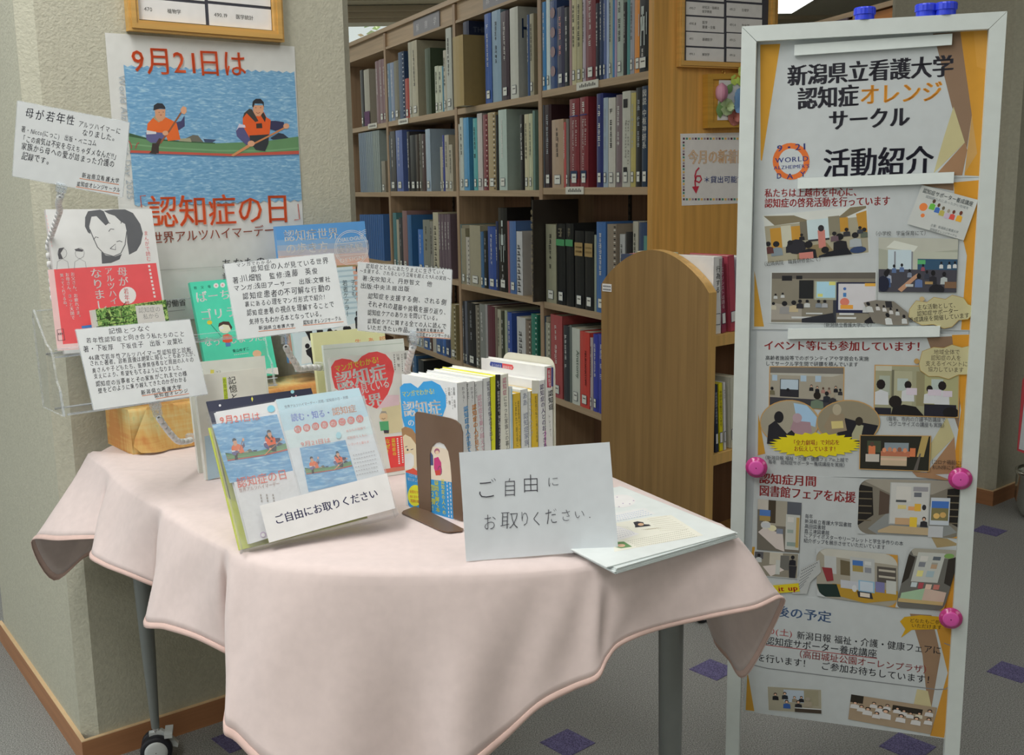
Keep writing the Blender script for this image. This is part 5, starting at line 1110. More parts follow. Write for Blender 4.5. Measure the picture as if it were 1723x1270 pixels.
nA, nB = at_z(1240, 896, .713), at_z(1036, 956, .713); nd = (at_z(1032, 813, .713) - nA); nd.z = 0; nd = nd.normalized(); nA.z = nB.z = .704
for i in range(6):
    sh = V((math.sin(i * 2.1) * .002, math.cos(i * 1.7) * .002, 0)); P = [nA + sh, nB + sh, nB + sh + nd * .285, nA + sh + nd * .285]; P = [V((p.x, p.y, .704 + i * .0017)) for p in P]
    if i == 5: P[1] += V((-.010, .004, 0)); P[2] += V((-.012, 0, 0))
    L = thing('newsletter', 'top pale green newsletter with boxed text beside the paper sign' if i == 5 else 'newsletter in the pile under the top pale green one', 'newsletter', (P[0] + P[1]) / 2, 'pale green newsletters stacked on the table')
    one(lambda g: g.prism(P, ZU * .0014, mat('c0d0c6' if i == 5 else 'b8c0c0', .66, .5)), 'sheet', L)
NS = Sheet(V((.3, 1.6, .704 + 5 * .0017 + .0015)), (nA - nB), nd, .66, L)
T = pmap(980, 790, 6.153); P = lambda *q: [T(*p) for p in q]
NS.poly(P((330, 850), (1250, 680), (920, 470), (700, 490), (300, 560)), 'd4d8bc'); NS.poly(P((300, 560), (590, 665), (300, 760)), 'c8d0d8'); NS.poly(P((300, 545), (760, 455), (640, 395), (300, 455)), 'c4d4e4'); NS.ell(*T(400, 325), 24, 11, 'ccd8dc')
for i in range(4): scrib(NS, T(330, 485 + i * 16), T(640 + i * 30, 418 + i * 14), 14, 1.2, '6c84b4')
for i in range(8): scrib(NS, T(675 + i * 18, 515 + i * 17), T(880 + i * 32, 480 + i * 19), 16, 1.0, '84785c')
for i in range(5): scrib(NS, T(470 + i * 22, 740 + i * 14), T(1090 + i * 26, 620 + i * 17), 30, 1.1, '6c6850')
for i in range(4): scrib(NS, T(610 + i * 20, 622 - i * 0), T(760 + i * 20, 604), 9, 1.0, '84785c')
for i in range(6): scrib(NS, T(330, 590 + i * 26), T(480 + i * 14, 596 + i * 12), 8, 1.0, '7c8498')
NS.poly(P((545, 600), (710, 582), (690, 568), (640, 566), (630, 545), (570, 535), (525, 545), (545, 580)), '2c2c34'); NS.ell(*T(605, 568), 5, 2.4, 'b8987c'); NS.poly(P((330, 750), (430, 745), (515, 798), (400, 815), (330, 800)), '5c8054'); NS.ell(*T(400, 786), 7, 2.6, 'c0a088')
for a, b in ((360, 285), (420, 350), (490, 355), (530, 322), (380, 385)): NS.ell(*T(a, b), 1.3, .6, '8c7c9c')
NS.flush()

# ================================================================ handwritten cards on clips with bead arms
def card(prm, label, lines, under, t=.0012):
    S = panel('introduction_card', label, 'card', prm, t, 'b8bcbe', .6, group='handwritten book introduction cards', rough=.25)
    for tx, a, b, h_, hd in lines: S.text(tx, a, b, '20202e', .008, h=h_, hand=hd)
    for a, b in under: S.line([a, b], 1.0, 'b4704c')
    S.flush('handwriting'); 
    x, y, z, a_, l_, r_, w_c, h_c = prm; ux, uy = frame(a_, l_, r_); nn = ux.cross(uy); o = V((x, y, z))
    one(lambda g: [g.box(o - ux * .0012 + nn * .0001, ux * .0012, uy * h_c, -nn * t, ACRYL_EDGE), g.box(o + ux * w_c, ux * .0012, uy * h_c, -nn * t, ACRYL_EDGE), g.box(o - uy * .0012, ux * w_c, uy * .0012, -nn * t, ACRYL_EDGE), g.box(o + uy * h_c, ux * w_c, uy * .0012, -nn * t, ACRYL_EDGE)], 'laminate_edge', S.parent)
    return S
C1 = card((-.8496, 1.8654, 1.2379, 91.0, -4.8, -11.7, .1889, .1261), 'handwritten card floating at far left beside the canoe poster', [('母が若年性', (41, 197), (127, 209), 19, 1), ('アルツハイマーに', (131, 212), (203, 226), 12, 1), ('なりました。', (137, 227), (198, 238), 12, 1), ('著・Nicco(にっこ)　出版・ペニコム', (35, 221), (162, 246), 11, 1), ('「この病気は不安を与えちゃダメなんだ!!」', (34, 236), (199, 269), 12, 1), ('家族から母への愛が詰まった介護の', (35, 250), (193, 282), 13, 1), ('記録です。', (35, 266), (88, 277), 14, 1), ('新潟県立看護大学', (137, 298), (201, 308), 10, 1), ('認知症オレンジサークル', (129, 312), (202, 323), 9, 1)], [((134, 300), (200, 310.5)), ((128, 314), (201, 326))])
C2 = card((-.6645, 1.6644, .8683, 47.0, 22.4, -.7, .1955, .1339), 'handwritten card with the longest text in front of the batik box', [('記憶とつなぐ', (183, 562), (254, 555.7), 11, 1), ('若年性認知症と向き合う私たちのこと', (145, 577), (311, 565), 11, 1), ('著・下坂厚　下坂佳子　出版・双葉社', (140, 592), (309, 577), 12, 1), ('46歳で若年性アルツハイマー型認知症と診断', (149, 606), (322, 592), 10.5, 1), ('された著者。診断直後は絶望に陥ることもあったが、', (151, 615.5), (333, 598), 10.5, 1), ('奥さんや子どもたち、医療関係者など周囲の人々の', (155, 627), (326, 608), 10.5, 1), ('支えにより、希望をもてるようになりました。', (158, 637), (310, 621), 10.5, 1), ('認知症の当事者とその家族がこれまでの様', (161, 650), (315, 631.5), 10.5, 1), ('壁をどのように乗り越えてきたのかがわかる', (165, 661), (315, 641), 10.5, 1), ('新潟県立看護大学', (237, 664), (306, 653.5), 10, 1), ('認知症オレンジ', (260, 669.5), (317, 659), 8, 1)], [((239, 666), (306, 655.5)), ((262, 671), (318, 662))])
C3 = card((-.4447, 1.7230, .9692, 66.0, 19.4, 3.4, .1850, .1276), 'handwritten card overlapping the mint green book, left of the silhouette book', [('マンガでわかる!', (398, 449), (457, 442.5), 8, 1), ('認知症の人が見ている世界', (422, 457), (553, 442), 13, 1), ('著:川畑智　監修:遠藤　英俊', (391, 476), (536, 459), 14, 1), ('マンガ:浅田アーサー　出版:文響社', (393, 489), (557, 473), 12, 1), ('認知症患者の不可解な行動の', (408, 503), (557, 488), 14, 1), ('裏にある心理をマンガ形式で紹介!', (412, 516), (547, 503), 12, 1), ('認知症患者の視点を理解することで', (415, 531), (563, 516), 13, 1), ('気持ちもわかる本となっている。', (419, 545.5), (546, 531), 12, 1), ('新潟県立看護大学', (435, 555), (496, 549.5), 8, 1), ('認知症オレンジサークル', (510, 546), (575, 538), 9, 1)], [((435, 557.5), (497, 551.5)), ((510, 547.5), (578, 541))])
C4 = card((-.2640, 1.8234, .9684, 103.0, -4.4, -4.4, .1646, .1174), 'handwritten card hanging right of the silhouette book before the shelves', [('認知症とともにあたりまえに生きていく', (615, 450.5), (749, 462), 10, 1), ('〜支援する、されるという立場を超えた9人の実践〜', (605, 458), (758, 472), 9, 1), ('著:矢吹知え、丹野智文　他', (609, 471), (727, 482), 11, 1), ('出版:中央法規出版', (606, 484.5), (689, 490), 11, 1), ('認知症を支援する側、される側', (618, 501), (751, 512.5), 12, 1), ('それぞれの葛藤や挑戦を振り返り、', (618, 515), (755, 530), 12, 1), ('認知症ケアのあり方を問いている。', (618, 529), (741, 539), 11, 1), ('認知症ケアに関する全ての人に読んで', (618, 543), (751, 552.5), 11, 1), ('いただきたい作品。', (617, 554), (695, 559.5), 11, 1), ('新潟県立看護大学', (700, 557), (746, 559), 7, 1), ('認知症オレンジサークル', (700, 565), (757, 568), 8, 1)], [((700, 558.5), (747, 560)), ((700, 566.5), (758, 569.5))])
BEAD = mat('d0d2ce', .55, .35, .5)
def arm(label, clip, pts, ys, base):
    """clip = (px, py, y) of the clip mouth; pts the bead chain in the frame with its depth ys"""
    P = [at_y(*q, d) if d else q for q, d in zip(pts, ys)]
    A = thing('clip_stand', label, 'clip stand', P[-1], 'clip stands holding the handwritten cards'); c = at_y(*clip)
    d = (P[0] - c).normalized(); s_ = V((1, 0, 0)); s_ = (s_ - d * s_.dot(d)).normalized(); f_ = d.cross(s_)
    def cl(g):
        g.box(c - s_ * .009 - d * .012 - f_ * .004, s_ * .018, d * .016, f_ * .0012, ACRYL_EDGE); g.box(c - s_ * .009 - d * .012 + f_ * .0028, s_ * .018, d * .016, f_ * .0012, ACRYL_EDGE)
        g.box(c - s_ * .0065 + d * .002 - f_ * .005, s_ * .013, d * .017, f_ * .010, ACRYL_EDGE)
    one(cl, 'clip', A); one(lambda g: g.tube([c - s_ * .004 + d * .006, c - s_ * .004 + d * .016, c + s_ * .004 + d * .016, c + s_ * .004 + d * .006], .0009, mat('84848a', .5, .3, .5, .9), 6), 'spring', A)
    # resample
    L = [0]
    for i in range(1, len(P)): L.append(L[-1] + (P[i] - P[i - 1]).length)
    def at(s):
        for i in range(1, len(P)):
            if s <= L[i] or i == len(P) - 1:
                return P[i - 1] + (P[i] - P[i - 1]) * ((s - L[i - 1]) / max(1e-6, L[i] - L[i - 1]))
    s = 0; bl = .0165
    while s + bl <= L[-1] + .004:
        a, b = at(s), at(min(s + bl * .92, L[-1])); t = (b - a)
        one(lambda g: g.lathe(a, t, [(0, .0022), (.0006, .0050), (t.length * .1, .0056), (t.length * .74, .0058), (t.length * .76, .0034), (t.length, .0030)], BEAD, 12), 'link', A); s += bl
    if base:
        q = P[-1]; one(lambda g: g.box(q - s_ * .012 - V((0, .006, .004)), s_ * .022, V((0, .014, 0)), ZU * .014, ACRYL_EDGE), 'foot_clip', A)
arm('clip on white bead arm rising from behind the red manga book', (103, 318, 1.87), [(101, 332), (98, 343), (101, 354), V((-.895, 2.088, 1.11)), V((-.885, 2.066, .990))], [1.89, 1.93, 1.98, 0, 0], False)
arm('clip on white bead arm curving in front of the batik box', (262, 684, 1.76), [(267, 702), (277, 717), (287, 730), (299, 743), (312, 743), (325, 739)], [1.77, 1.79, 1.81, 1.84, 1.87, 1.90], True)
arm('clip on white bead arm curling below the middle handwritten card', (479, 560, 1.78), [(481, 583), (488, 598), (498, 612), (502, 622), (514, 619), (526, 618), (541, 619)], [1.79, 1.81, 1.83, 1.86, 1.88, 1.90, 1.93], True)
arm('clip on white bead arm under the right handwritten card', (697, 568, 1.80), [(694, 585), (691, 598), (684, 625), (678, 660), (676, 700), (674, 745), (672, 775)], [1.81, 1.84, 1.90, 1.95, 1.97, 1.97, 1.97], False)

# ================================================================ whiteboard on legs
BA = at_y(1250, 47, 2.03); bu = az(107.7); FR = mat('a6adab', .58, .4, .4); FRG = mat('7c8286', .5, .3, .5, .5)
BS = Sheet(BA, bu, ZU, .5); bn2 = BS.n
wb = thing('whiteboard', 'tall white framed display board with mitred corners at right', 'display board', V((BA.x, BA.y, 0)) + bu * .22)
Hh = lambda x, y, o=0: BS.hit(x, y) + bn2 * o
TLo, TRo = Hh(1250, 47), Hh(1692, 22); bw = (TRo - TLo).dot(bu); zt = (TLo.z + TRo.z) / 2
O2 = V((TLo.x, TLo.y, 0)); fw2 = .027; fd2 = .022
Pb = lambda x, z, o=0: O2 + bu * x + ZU * z + bn2 * o
def rail(pts, name):
    def f(g):
        g.prism([Pb(*p, -.006) for p in pts], bn2 * (fd2 + .006), FR)
        c_ = [sum(p[0] for p in pts) / 4, sum(p[1] for p in pts) / 4]
    one(f, name, wb)
z0 = .0; ztop = zt; e_ = .0006
rail([(0, ztop), (bw, ztop), (bw - fw2, ztop - fw2), (fw2, ztop - fw2)], 'top_rail')
rail([(0, .03), (0, ztop - e_), (fw2 - e_, ztop - fw2 - e_), (fw2 - e_, .03)], 'side_rail'); rail([(bw, .03), (bw, ztop - e_), (bw - fw2 + e_, ztop - fw2 - e_), (bw - fw2 + e_, .03)], 'side_rail')
one(lambda g: g.box(Pb(fw2, .26, -.002), bu * (bw - 2 * fw2), ZU * (ztop - fw2 - .26), bn2 * .004, mat('90969a', .5, .3, .5)), 'panel', wb)
one(lambda g: g.box(Pb(fw2, .245, -.014), bu * (bw - 2 * fw2), ZU * .016, bn2 * .011, FRG), 'bottom_rail', wb)
for x in (.0, bw - fw2): one(lambda g: g.box(Pb(x - .002, 0, -.02), bu * (fw2 + .004), bn2 * .34, ZU * .03, FR), 'foot', wb)
KW = .64
def sheetb(q, label, off):
    S = Sheet(BA + bn2 * off, bu, ZU, .5); P = [S.hit(*p) for p in q]
    T_ = thing('display_sheet', label, 'poster', (P[2] + P[3]) / 2, 'printed sheets on the display board')
    one(lambda g: g.prism(P, bn2 * .0004, mat('a4aaac', KW, .3, .5)), 'sheet', T_)
    return Sheet(BA + bn2 * (off + .0005), bu, ZU, .64, T_)
BR, OR, OR2, YE = '75604e', 'a87a2e', 'b07a24', 'a49e78'
T = pmap(1240, 0, 3.567); P = lambda *q: [T(*p) for p in q]
s = sheetb([(1276, 67), (1661, 49), (1658, 298), (1270, 304)], 'top sheet of the display board with big black Japanese title', .0025)
s.poly(P((140, 268), (260, 263), (150, 965), (142, 960)), 'b0832c'); s.poly(P((1175, 202), (1340, 190), (1410, 690), (1380, 890), (1290, 640), (1200, 280)), BR); s.poly(P((1340, 190), (1503, 178), (1490, 1058), (1365, 1052), (1410, 690)), 'ab7c2c'); s.poly(P((1420, 186), (1503, 178), (1500, 420), (1440, 400)), 'b08238'); s.poly(P((1300, 640), (1368, 855), (1180, 1040), (1240, 830)), YE); s.poly(P((1368, 855), (1382, 900), (1352, 1052), (1190, 1052)), '86684e'); s.poly(P((1410, 690), (1442, 920), (1366, 1040), (1385, 880)), 'a4824e')
s.text('新潟県立看護大学', T(302, 508), T(1300, 447), '2c2c34', .045, h=34); s.text('認知症', T(362, 648), T(730, 626), '2c2c34', .045, h=36); s.text('オレンジ', T(735, 622), T(1232, 598), 'c08430', .035, h=34); s.text('サークル', T(548, 775), T(1038, 750), '2c2c34', .045, h=34)
s.text('活動紹介', T(515, 1052), T(1178, 1035), '20202c', .03, h=48)
s.ell(*T(325, 968), 31, 31, 'b8602c', 28); s.up(); s.ell(*T(325, 970), 21, 22, 'a4aaac', 28)
for t, a, b, h_ in (('9・21', (240, 910), (415, 897), 14), ('WORLD', (230, 978), (432, 965), 11), ("ALZHEIMER'S", (222, 1018), (436, 1006), 8), ('D', (238, 1072), (270, 1070), 12), ('A', (300, 1074), (342, 1072), 12), ('Y', (382, 1062), (418, 1058), 12)): s.text(t, T(*a), T(*b), '323c74', .02, h=h_)
s.flush('printing')
T = pmap(1240, 290, 3.567); P = lambda *q: [T(*p) for p in q]
s = sheetb([(1270, 304), (1657, 299), (1640, 556), (1266, 554)], 'second display board sheet with photos of lectures and a classroom', .0031)
s.poly(P((1300, 60), (1458, 46), (1448, 500), (1415, 946), (1345, 944), (1380, 500), (1310, 200)), 'b07c26'); s.poly(P((105, 590), (162, 925), (103, 925)), 'a88030'); s.poly(P((1090, 70), (1300, 66), (1300, 110), (1140, 82)), '7a6450')
s.text('私たちは上越市を中心に、', T(166, 146), T(748, 138), '8e3436', .03, h=15); s.text('認知症の啓発活動を行っています', T(165, 208), T(920, 194), '8e3436', .03, h=16)
s.flush('printing')
def photo(S, q, spec, label=None, border=None):
    if border:
        cx = sum(p[0] for p in q) / 4; cy = sum(p[1] for p in q) / 4; S.poly([(cx + (x - cx) * 1.025, cy + (y - cy) * 1.04) for x, y in q], border)
    S.quad(q, spec); S.flush('photo_print')
photo(s, P((160, 262), (775, 200), (790, 480), (186, 542)), """r 0 0 1 1 8a8674;r 0 0 1 .22 b0b4b0;p 6c6450 0,.0 .3,.05 .45,.2 .1,.22;p 6c6450 .85,.0 1,.0 1,.05 .8,.2 .72,.2
r .05 .28 .16 .75 a07830;r .26 .28 .35 .7 a07830;r .74 .2 .82 .5 a07830;p a07830 .9,.15 1,.1 1,.6 .92,.5;r .16 .25 .26 .7 a4a494;r .35 .2 .42 .6 605c50;r .63 .15 .74 .55 706c5c;r .42 .18 .63 .6 a4b4b8;r .42 .6 .63 .64 2c2c30;p 74684c .3,.75 .6,.7 .7,1 .3,1
r .52 .42 .59 .8 a86c64;e .555 .38 .03 .07 28262a;e .3 .72 .1 .16 24242a;m .1 .62 .06 1c1c20 6c7880;m .36 .48 .028 1c1c20 202024;m .02 .6 .05 1c1c20 503030;m .24 .62 .05 1c1c20 24242a;m .42 .7 .075 18181c 1c1c22;r .32 .86 .46 1 a86c64;m .58 .85 .07 18181c 20242c
m .73 .6 .07 141418 1c1c20;m .68 .52 .04 1c1c20 584850;m .8 .46 .035 1c1c20 2c2c30;m .88 .6 .06 1c1c20 8c9498;m .97 .5 .04 1c1c20 50584c;m .93 .45 .03 1c1c20 30343c;e .9 .92 .08 .07 2c3c5c;p 181a20 .55,1 .6,.9 .8,.85 .84,1""", border='aab0b0')
photo(s, P((210, 602), (832, 600), (830, 905), (205, 898)), """r 0 0 1 1 706c60;r 0 0 1 .12 54504a;r .1 .06 .2 .16 1c1c20;r .24 .06 .3 .13 1c1c20;r .27 .15 .41 .52 1c1e20;r .42 .17 .64 .54 8a9080;r .44 .18 .62 .5 90b4c4;r .56 .18 .62 .25 b4b468;r .45 .42 .5 .48 b4b468;r .63 .19 1 .8 20243c;r .65 .22 1 .74 b0b0b4;e .71 .32 .015 .03 3c5c94;r .695 .4 .725 .48 3c6ca0;e .71 .58 .045 .08 b86c5c;r .67 .64 .79 .72 c08838;r .9 .21 1 .27 c09440
r .6 .55 .63 1 2c3038;p 88847c 0,.6 .3,.7 .3,.95 0,.95;m .04 .44 .02 18181c a0a4a4;m .11 .42 .02 18181c a0a4a4;m .02 .62 .03 18181c a09c8c;m .13 .62 .05 18181c 7c7c7c;m .22 .6 .045 18181c a09478;m .28 .57 .035 18181c 24242a;m .35 .57 .03 18181c a4a8a8;m .46 .57 .03 18181c 707880;m .52 .57 .03 18181c 8c9094
r .34 .8 .5 .83 a8acac;r .2 .88 .4 .92 a8acac;p 24262c .3,.92 .6,.8 .62,1 .3,1;r .66 .8 .8 .84 b0b4b4;r .64 .88 .82 .92 b0b4b4;m .92 .62 .04 18181c a8acac;m .99 .62 .03 18181c a0a4a4;p 1c1c20 .9,.95 1,.8 1,1 .9,1""", border='aab0b0')
photo(s, P((850, 390), (1328, 398), (1315, 720), (850, 716)), """r 0 0 1 1 8c9084;p 9c9e94 0,0 1,0 1,.2 .4,.3 0,.2;p b4b8b0 .2,.05 .5,.15 .45,.25 .1,.18;r .12 .22 .42 .6 a4b4bc;r .42 .25 .44 .6 70747c;r .2 .25 .22 .6 70747c;r .44 .25 1 .6 9ca094;r .5 .38 1 .58 2c4860;r .5 .4 .6 .48 4c9460;r 0 .58 1 1 3c3c44;m .2 .52 .03 1c1c20 4c6084;m .3 .5 .03 1c1c20 54688c;m .12 .62 .05 1c1c20 8890a0;m .1 .66 .06 18181c 3c5074;m .8 .45 .025 18181c b0b4b4;m .9 .45 .025 18181c b0b4b4;m .97 .44 .025 18181c b0b4b4;m .57 .5 .025 18181c 7c4450
p a07c64 .25,.95 .45,.7 .5,.65 .52,.7 .3,1;m .52 .7 .05 141418 50648c;m .7 .64 .05 141418 24242a;m .84 .66 .045 18181c 98a0a0;r .6 .8 .7 .85 907850;r .35 .85 .45 .9 a0a4a4;r .85 .8 1 .92 6c5440;m .62 .62 .03 18181c 303440;m .4 .6 .03 18181c 6c7484;e .06 .85 .08 .15 1c2030;e .75 .95 .1 .1 1c1c22""")
photo(s, P((755, 765), (1020, 765), (1030, 915), (800, 915)), """p 6c6860 0,.1 .3,0 .7,.05 1,.5 1,1 .4,1 .1,.9;m .1 .15 .08 18181c a8acac;r .5 .05 .65 .3 28282c;m .3 .2 .05 18181c b0b0b0;m .45 .25 .05 18181c b0b0b0;m .6 .35 .05 18181c b0b0b0;m .5 .6 .09 18181c b0b4b4;m .9 .65 .07 18181c a8acac;m .75 .4 .05 18181c a8acac""")
photo(s, P((1110, 75), (1447, 165), (1360, 408), (1020, 308)), """r 0 0 1 1 a8acaa;e .16 .5 .07 .1 c8703c;e .2 .7 .035 .05 c8703c;m .3 .3 .05 4c3428 5ca040;m .4 .36 .045 4c3428 3c60a0;m .49 .4 .045 5c5444 a09850;m .59 .43 .045 8c8478 a89cb0;m .68 .42 .045 5c3428 b84840;m .8 .4 .05 5c3428 c89430""")
s.text('認知症サポーター養成講座', T(1112, 118), T(1412, 202), '50585c', .01, h=8); s.text('認知症の人にあったかい地域を', T(1130, 150), T(1388, 222), '7c8488', -.005, h=5); s.text('主催：新潟県立看護大学', T(1160, 320), T(1326, 366), '6c7478', .0, h=4.6); s.text('認知症オレンジサークル', T(1155, 345), T(1318, 388), '6c7478', .0, h=4.6)
s.text('（近隣病院　職員研修会にて）', T(150, 562), T(520, 528), '2c3030', .0, h=8); s.text('（小学校　学童保育にて）', T(815, 378), T(1150, 374), '2c3030', .0, h=8); s.text('（新潟県立看護大学にて）', T(505, 926), T(825, 926), '2c3030', .0, h=8)
cl_ = [(1050, 800), (1075, 768), (1140, 778), (1180, 748), (1250, 760), (1290, 735), (1360, 752), (1385, 790), (1415, 800), (1412, 850), (1385, 880), (1330, 885), (1290, 925), (1240, 935), (1180, 910), (1110, 915), (1060, 890), (1030, 865), (1035, 820)]
s.poly(P(*cl_), 'a5a07c'); s.line(P(*cl_), .8, '94783c', True); s.ell(*T(1110, 758), 4.5, 4, 'a8946c')
s.text('主な活動として、', T(1080, 822), T(1330, 806), '44403c', .005, h=9); s.text('認知症サポーター', T(1080, 860), T(1330, 840), '44403c', .005, h=9); s.text('養成講座を開催しています', T(1030, 898), T(1395, 868), '44403c', .005, h=9); s.flush('printing')
# third sheet
T = pmap(1240, 550, 3.567); P = lambda *q: [T(*p) for p in q]
s = sheetb([(1273, 557), (1648, 562), (1636, 806), (1270, 800)], 'third display board sheet with oval photos and a yellow starburst', .0037)
s.poly(P((1140, 65), (1290, 55), (1350, 300), (1330, 620), (1260, 400)), BR); s.poly(P((1290, 48), (1446, 44), (1415, 888), (1290, 886), (1345, 500)), 'b07c26'); s.poly(P((1260, 540), (1305, 660), (1090, 880), (1060, 870)), YE); s.poly(P((1305, 660), (1320, 880), (1130, 886)), '8e6e52'); s.poly(P((1380, 300), (1430, 420), (1330, 860), (1340, 600)), 'aa8440'); s.poly(P((128, 520), (170, 760), (125, 770)), 'a88030')
s.text('イベント等にも参加しています！', T(160, 134), T(1140, 142), '8e3436', .03, h=17); s.text('高齢者施設等でのボランティアや学習会も実施', T(170, 196), T(792, 202), '282c38', .005, h=8); s.text('してサークル学生間で研鑽を積んでいます', T(170, 230), T(728, 236), '282c38', .005, h=8); s.flush('printing')
photo(s, P((200, 240), (640, 244), (636, 500), (196, 470)), """r 0 0 1 1 8a867a;r 0 0 1 .15 605e5a;p 989890 0,.15 1,.15 .85,.22 0,.2;r .14 .3 .4 .6 2c3034;r .15 .31 .39 .56 98a8b4;r .03 .2 .1 .35 90a4b4;r .42 .2 .5 .35 90a4b4;r .62 .2 .7 .35 90a4b4;r .14 .58 .4 .75 24242a;r 0 .78 1 1 34343a;m .57 .45 .03 18181c 1c1c20 c09c84;m .65 .48 .03 18181c 1c1c20 c09c84;m .73 .5 .028 4c3830 8c6860;m .81 .5 .028 5c4c44 8c7468;m .9 .46 .03 18181c 1c1c20 c09c84;m .96 .52 .03 18181c 28282c;m .03 .55 .04 18181c 605c48;m .25 .57 .04 18181c 24242a;m .65 .68 .09 1c1814 5c6c5c;m .78 .62 .05 18181c 20242c;m .86 .66 .05 8c8474 2c2c30""", border='a88450')
photo(s, P((832, 232), (1330, 240), (1325, 540), (826, 522)), """r 0 0 1 1 888870;r 0 0 .2 .1 a4a494;r .05 .2 .18 .6 90988c;r .2 .08 .23 .8 606050;r .23 .1 .45 .8 94947c;r .27 .25 .4 .5 98a4a0;r .5 .1 .6 .8 7c785c;r .6 .1 1 .8 90906c;r .68 .25 .82 .5 98a4a0;m .07 .38 .1 1c1818 b0b4b8;m .4 .38 .08 1c1818 b0b4b8;m .66 .45 .07 1c1818 b0b4b8;m .81 .38 .09 1c1818 b0b4b8
r .38 .44 .51 .58 b4acb8;r .64 .46 .8 .58 b4acb8;r .82 .48 .93 .6 b4acb8;r .6 .76 .98 1 20202a;r 0 .86 .2 1 20202a;e .25 .73 .08 .13 1c1818;p 181618 .2,1 .22,.85 .35,.78 .5,.82 .6,1;e .92 .92 .1 .12 181618""", border='a88450')
for cx, cy, rx, ry in ((315, 572, 172, 130), (668, 570, 186, 128)): s.ell(*T(cx, cy), rx / 3.567 + 1.6, ry / 3.567 + 1.6, 'a88450', 30); s.ell(*T(cx, cy), rx / 3.567, ry / 3.567, '8a8678' if cx < 500 else '7c7664', 30)
s.poly(P((340, 455), (420, 470), (480, 540), (470, 600), (360, 560)), '8caac4'); s.poly(P((180, 700), (190, 590), (230, 560), (300, 640), (350, 600), (350, 650), (260, 700)), '202026'); s.ell(*T(252, 540), 8, 10, '1c1c20'); s.poly(P((320, 610), (340, 560), (440, 570), (450, 630), (360, 650)), '8c747c'); s.ell(*T(362, 545), 8, 8, '98848c')
s.poly(P((600, 640), (650, 545), (740, 570), (848, 590), (800, 690), (650, 690)), '1c1c22'); s.poly(P((520, 600), (560, 520), (640, 520), (660, 620), (560, 640)), '807460'); s.ell(*T(600, 495), 7.5, 9.5, '98907c'); s.poly(P((565, 565), (635, 562), (640, 605), (570, 610)), 'b4a870'); s.poly(P((690, 640), (720, 580), (760, 590), (740, 680), (690, 680)), '909078'); s.ell(*T(733, 565), 6.5, 7.5, '282420'); s.flush('photo_print')
st = []
for i in range(56):
    a = 2 * math.pi * i / 56; r = 1 if i % 2 == 0 else .84; st.append((472 + 285 * r * math.cos(a), 706 + 76 * r * math.sin(a)))
s.poly(P(*st), 'c0b41c'); s.text('「全力劇場」で対応を', T(325, 706), T(618, 704), '8c3028', .02, h=9.5); s.text('お伝えしています！', T(342, 742), T(610, 744), '8c3028', .02, h=9.5)
s.text('（新潟日報 福祉・介護・健康フェアin上越で', T(155, 792), T(670, 808), '30343c', .0, h=7.6); s.text('毎年　認知症サポーター養成講座を実施）', T(188, 818), T(662, 838), '30343c', .0, h=7.6); s.text('（毎年、市内の介護予防講座で', T(880, 560), T(1252, 568), '34343c', .0, h=8); s.text('コグニサイズの講座も実施）', T(908, 590), T(1260, 600), '34343c', .0, h=8); s.text('（コロナ禍前には', T(1150, 818), T(1365, 826), '34302c', .0, h=8); s.text('RUN伴にも参加）', T(1172, 850), T(1392, 858), '34302c', .0, h=8)
cl_ = [(1100, 190), (1112, 145), (1180, 120), (1240, 125), (1290, 105), (1350, 122), (1400, 110), (1435, 140), (1440, 200), (1400, 240), (1395, 285), (1330, 285), (1270, 312), (1210, 295), (1150, 295), (1100, 260), (1092, 220)]
s.poly(P(*cl_), 'a5a07c'); s.line(P(*cl_), .8, '94783c', True); s.ell(*T(1078, 204), 4.5, 4.5, 'a0804c')
for i, (t, x0, x1) in enumerate((('地域全体で', 1180, 1338), ('認知症の人を', 1163, 1345), ('支えるイベントに', 1130, 1385), ('協力しています', 1145, 1360))): s.text(t, T(x0, 162 + i * 34), T(x1, 162 + i * 36), '443c34', .0, h=9)
s.flush('printing')
photo(s, P((742, 650), (1160, 655), (1150, 862), (738, 848)), """r 0 0 1 1 24241e;r .1 .15 .3 .5 3c4434;r .35 .2 .7 .45 748088;r .12 .3 .22 .55 b86c48;e .17 .25 .03 .07 4c3c34;r .08 .55 .28 .78 a8a49c;r .3 .45 .72 .62 a0644c;e .35 .42 .03 .07 c08060;e .43 .4 .03 .07 a87860;e .5 .42 .03 .07 c08060;e .57 .4 .03 .07 7c5444;e .65 .42 .03 .07 c08060;r .72 .35 .8 .6 b86c48;r .3 .6 .68 .88 a89880;r .3 .66 .68 .72 b8a08c;p 9c8854 .88,.0 .98,.0 .92,.6 .82,.6;p 54504c .78,1 .86,.5 .88,.5 .84,1""", border='a88450')
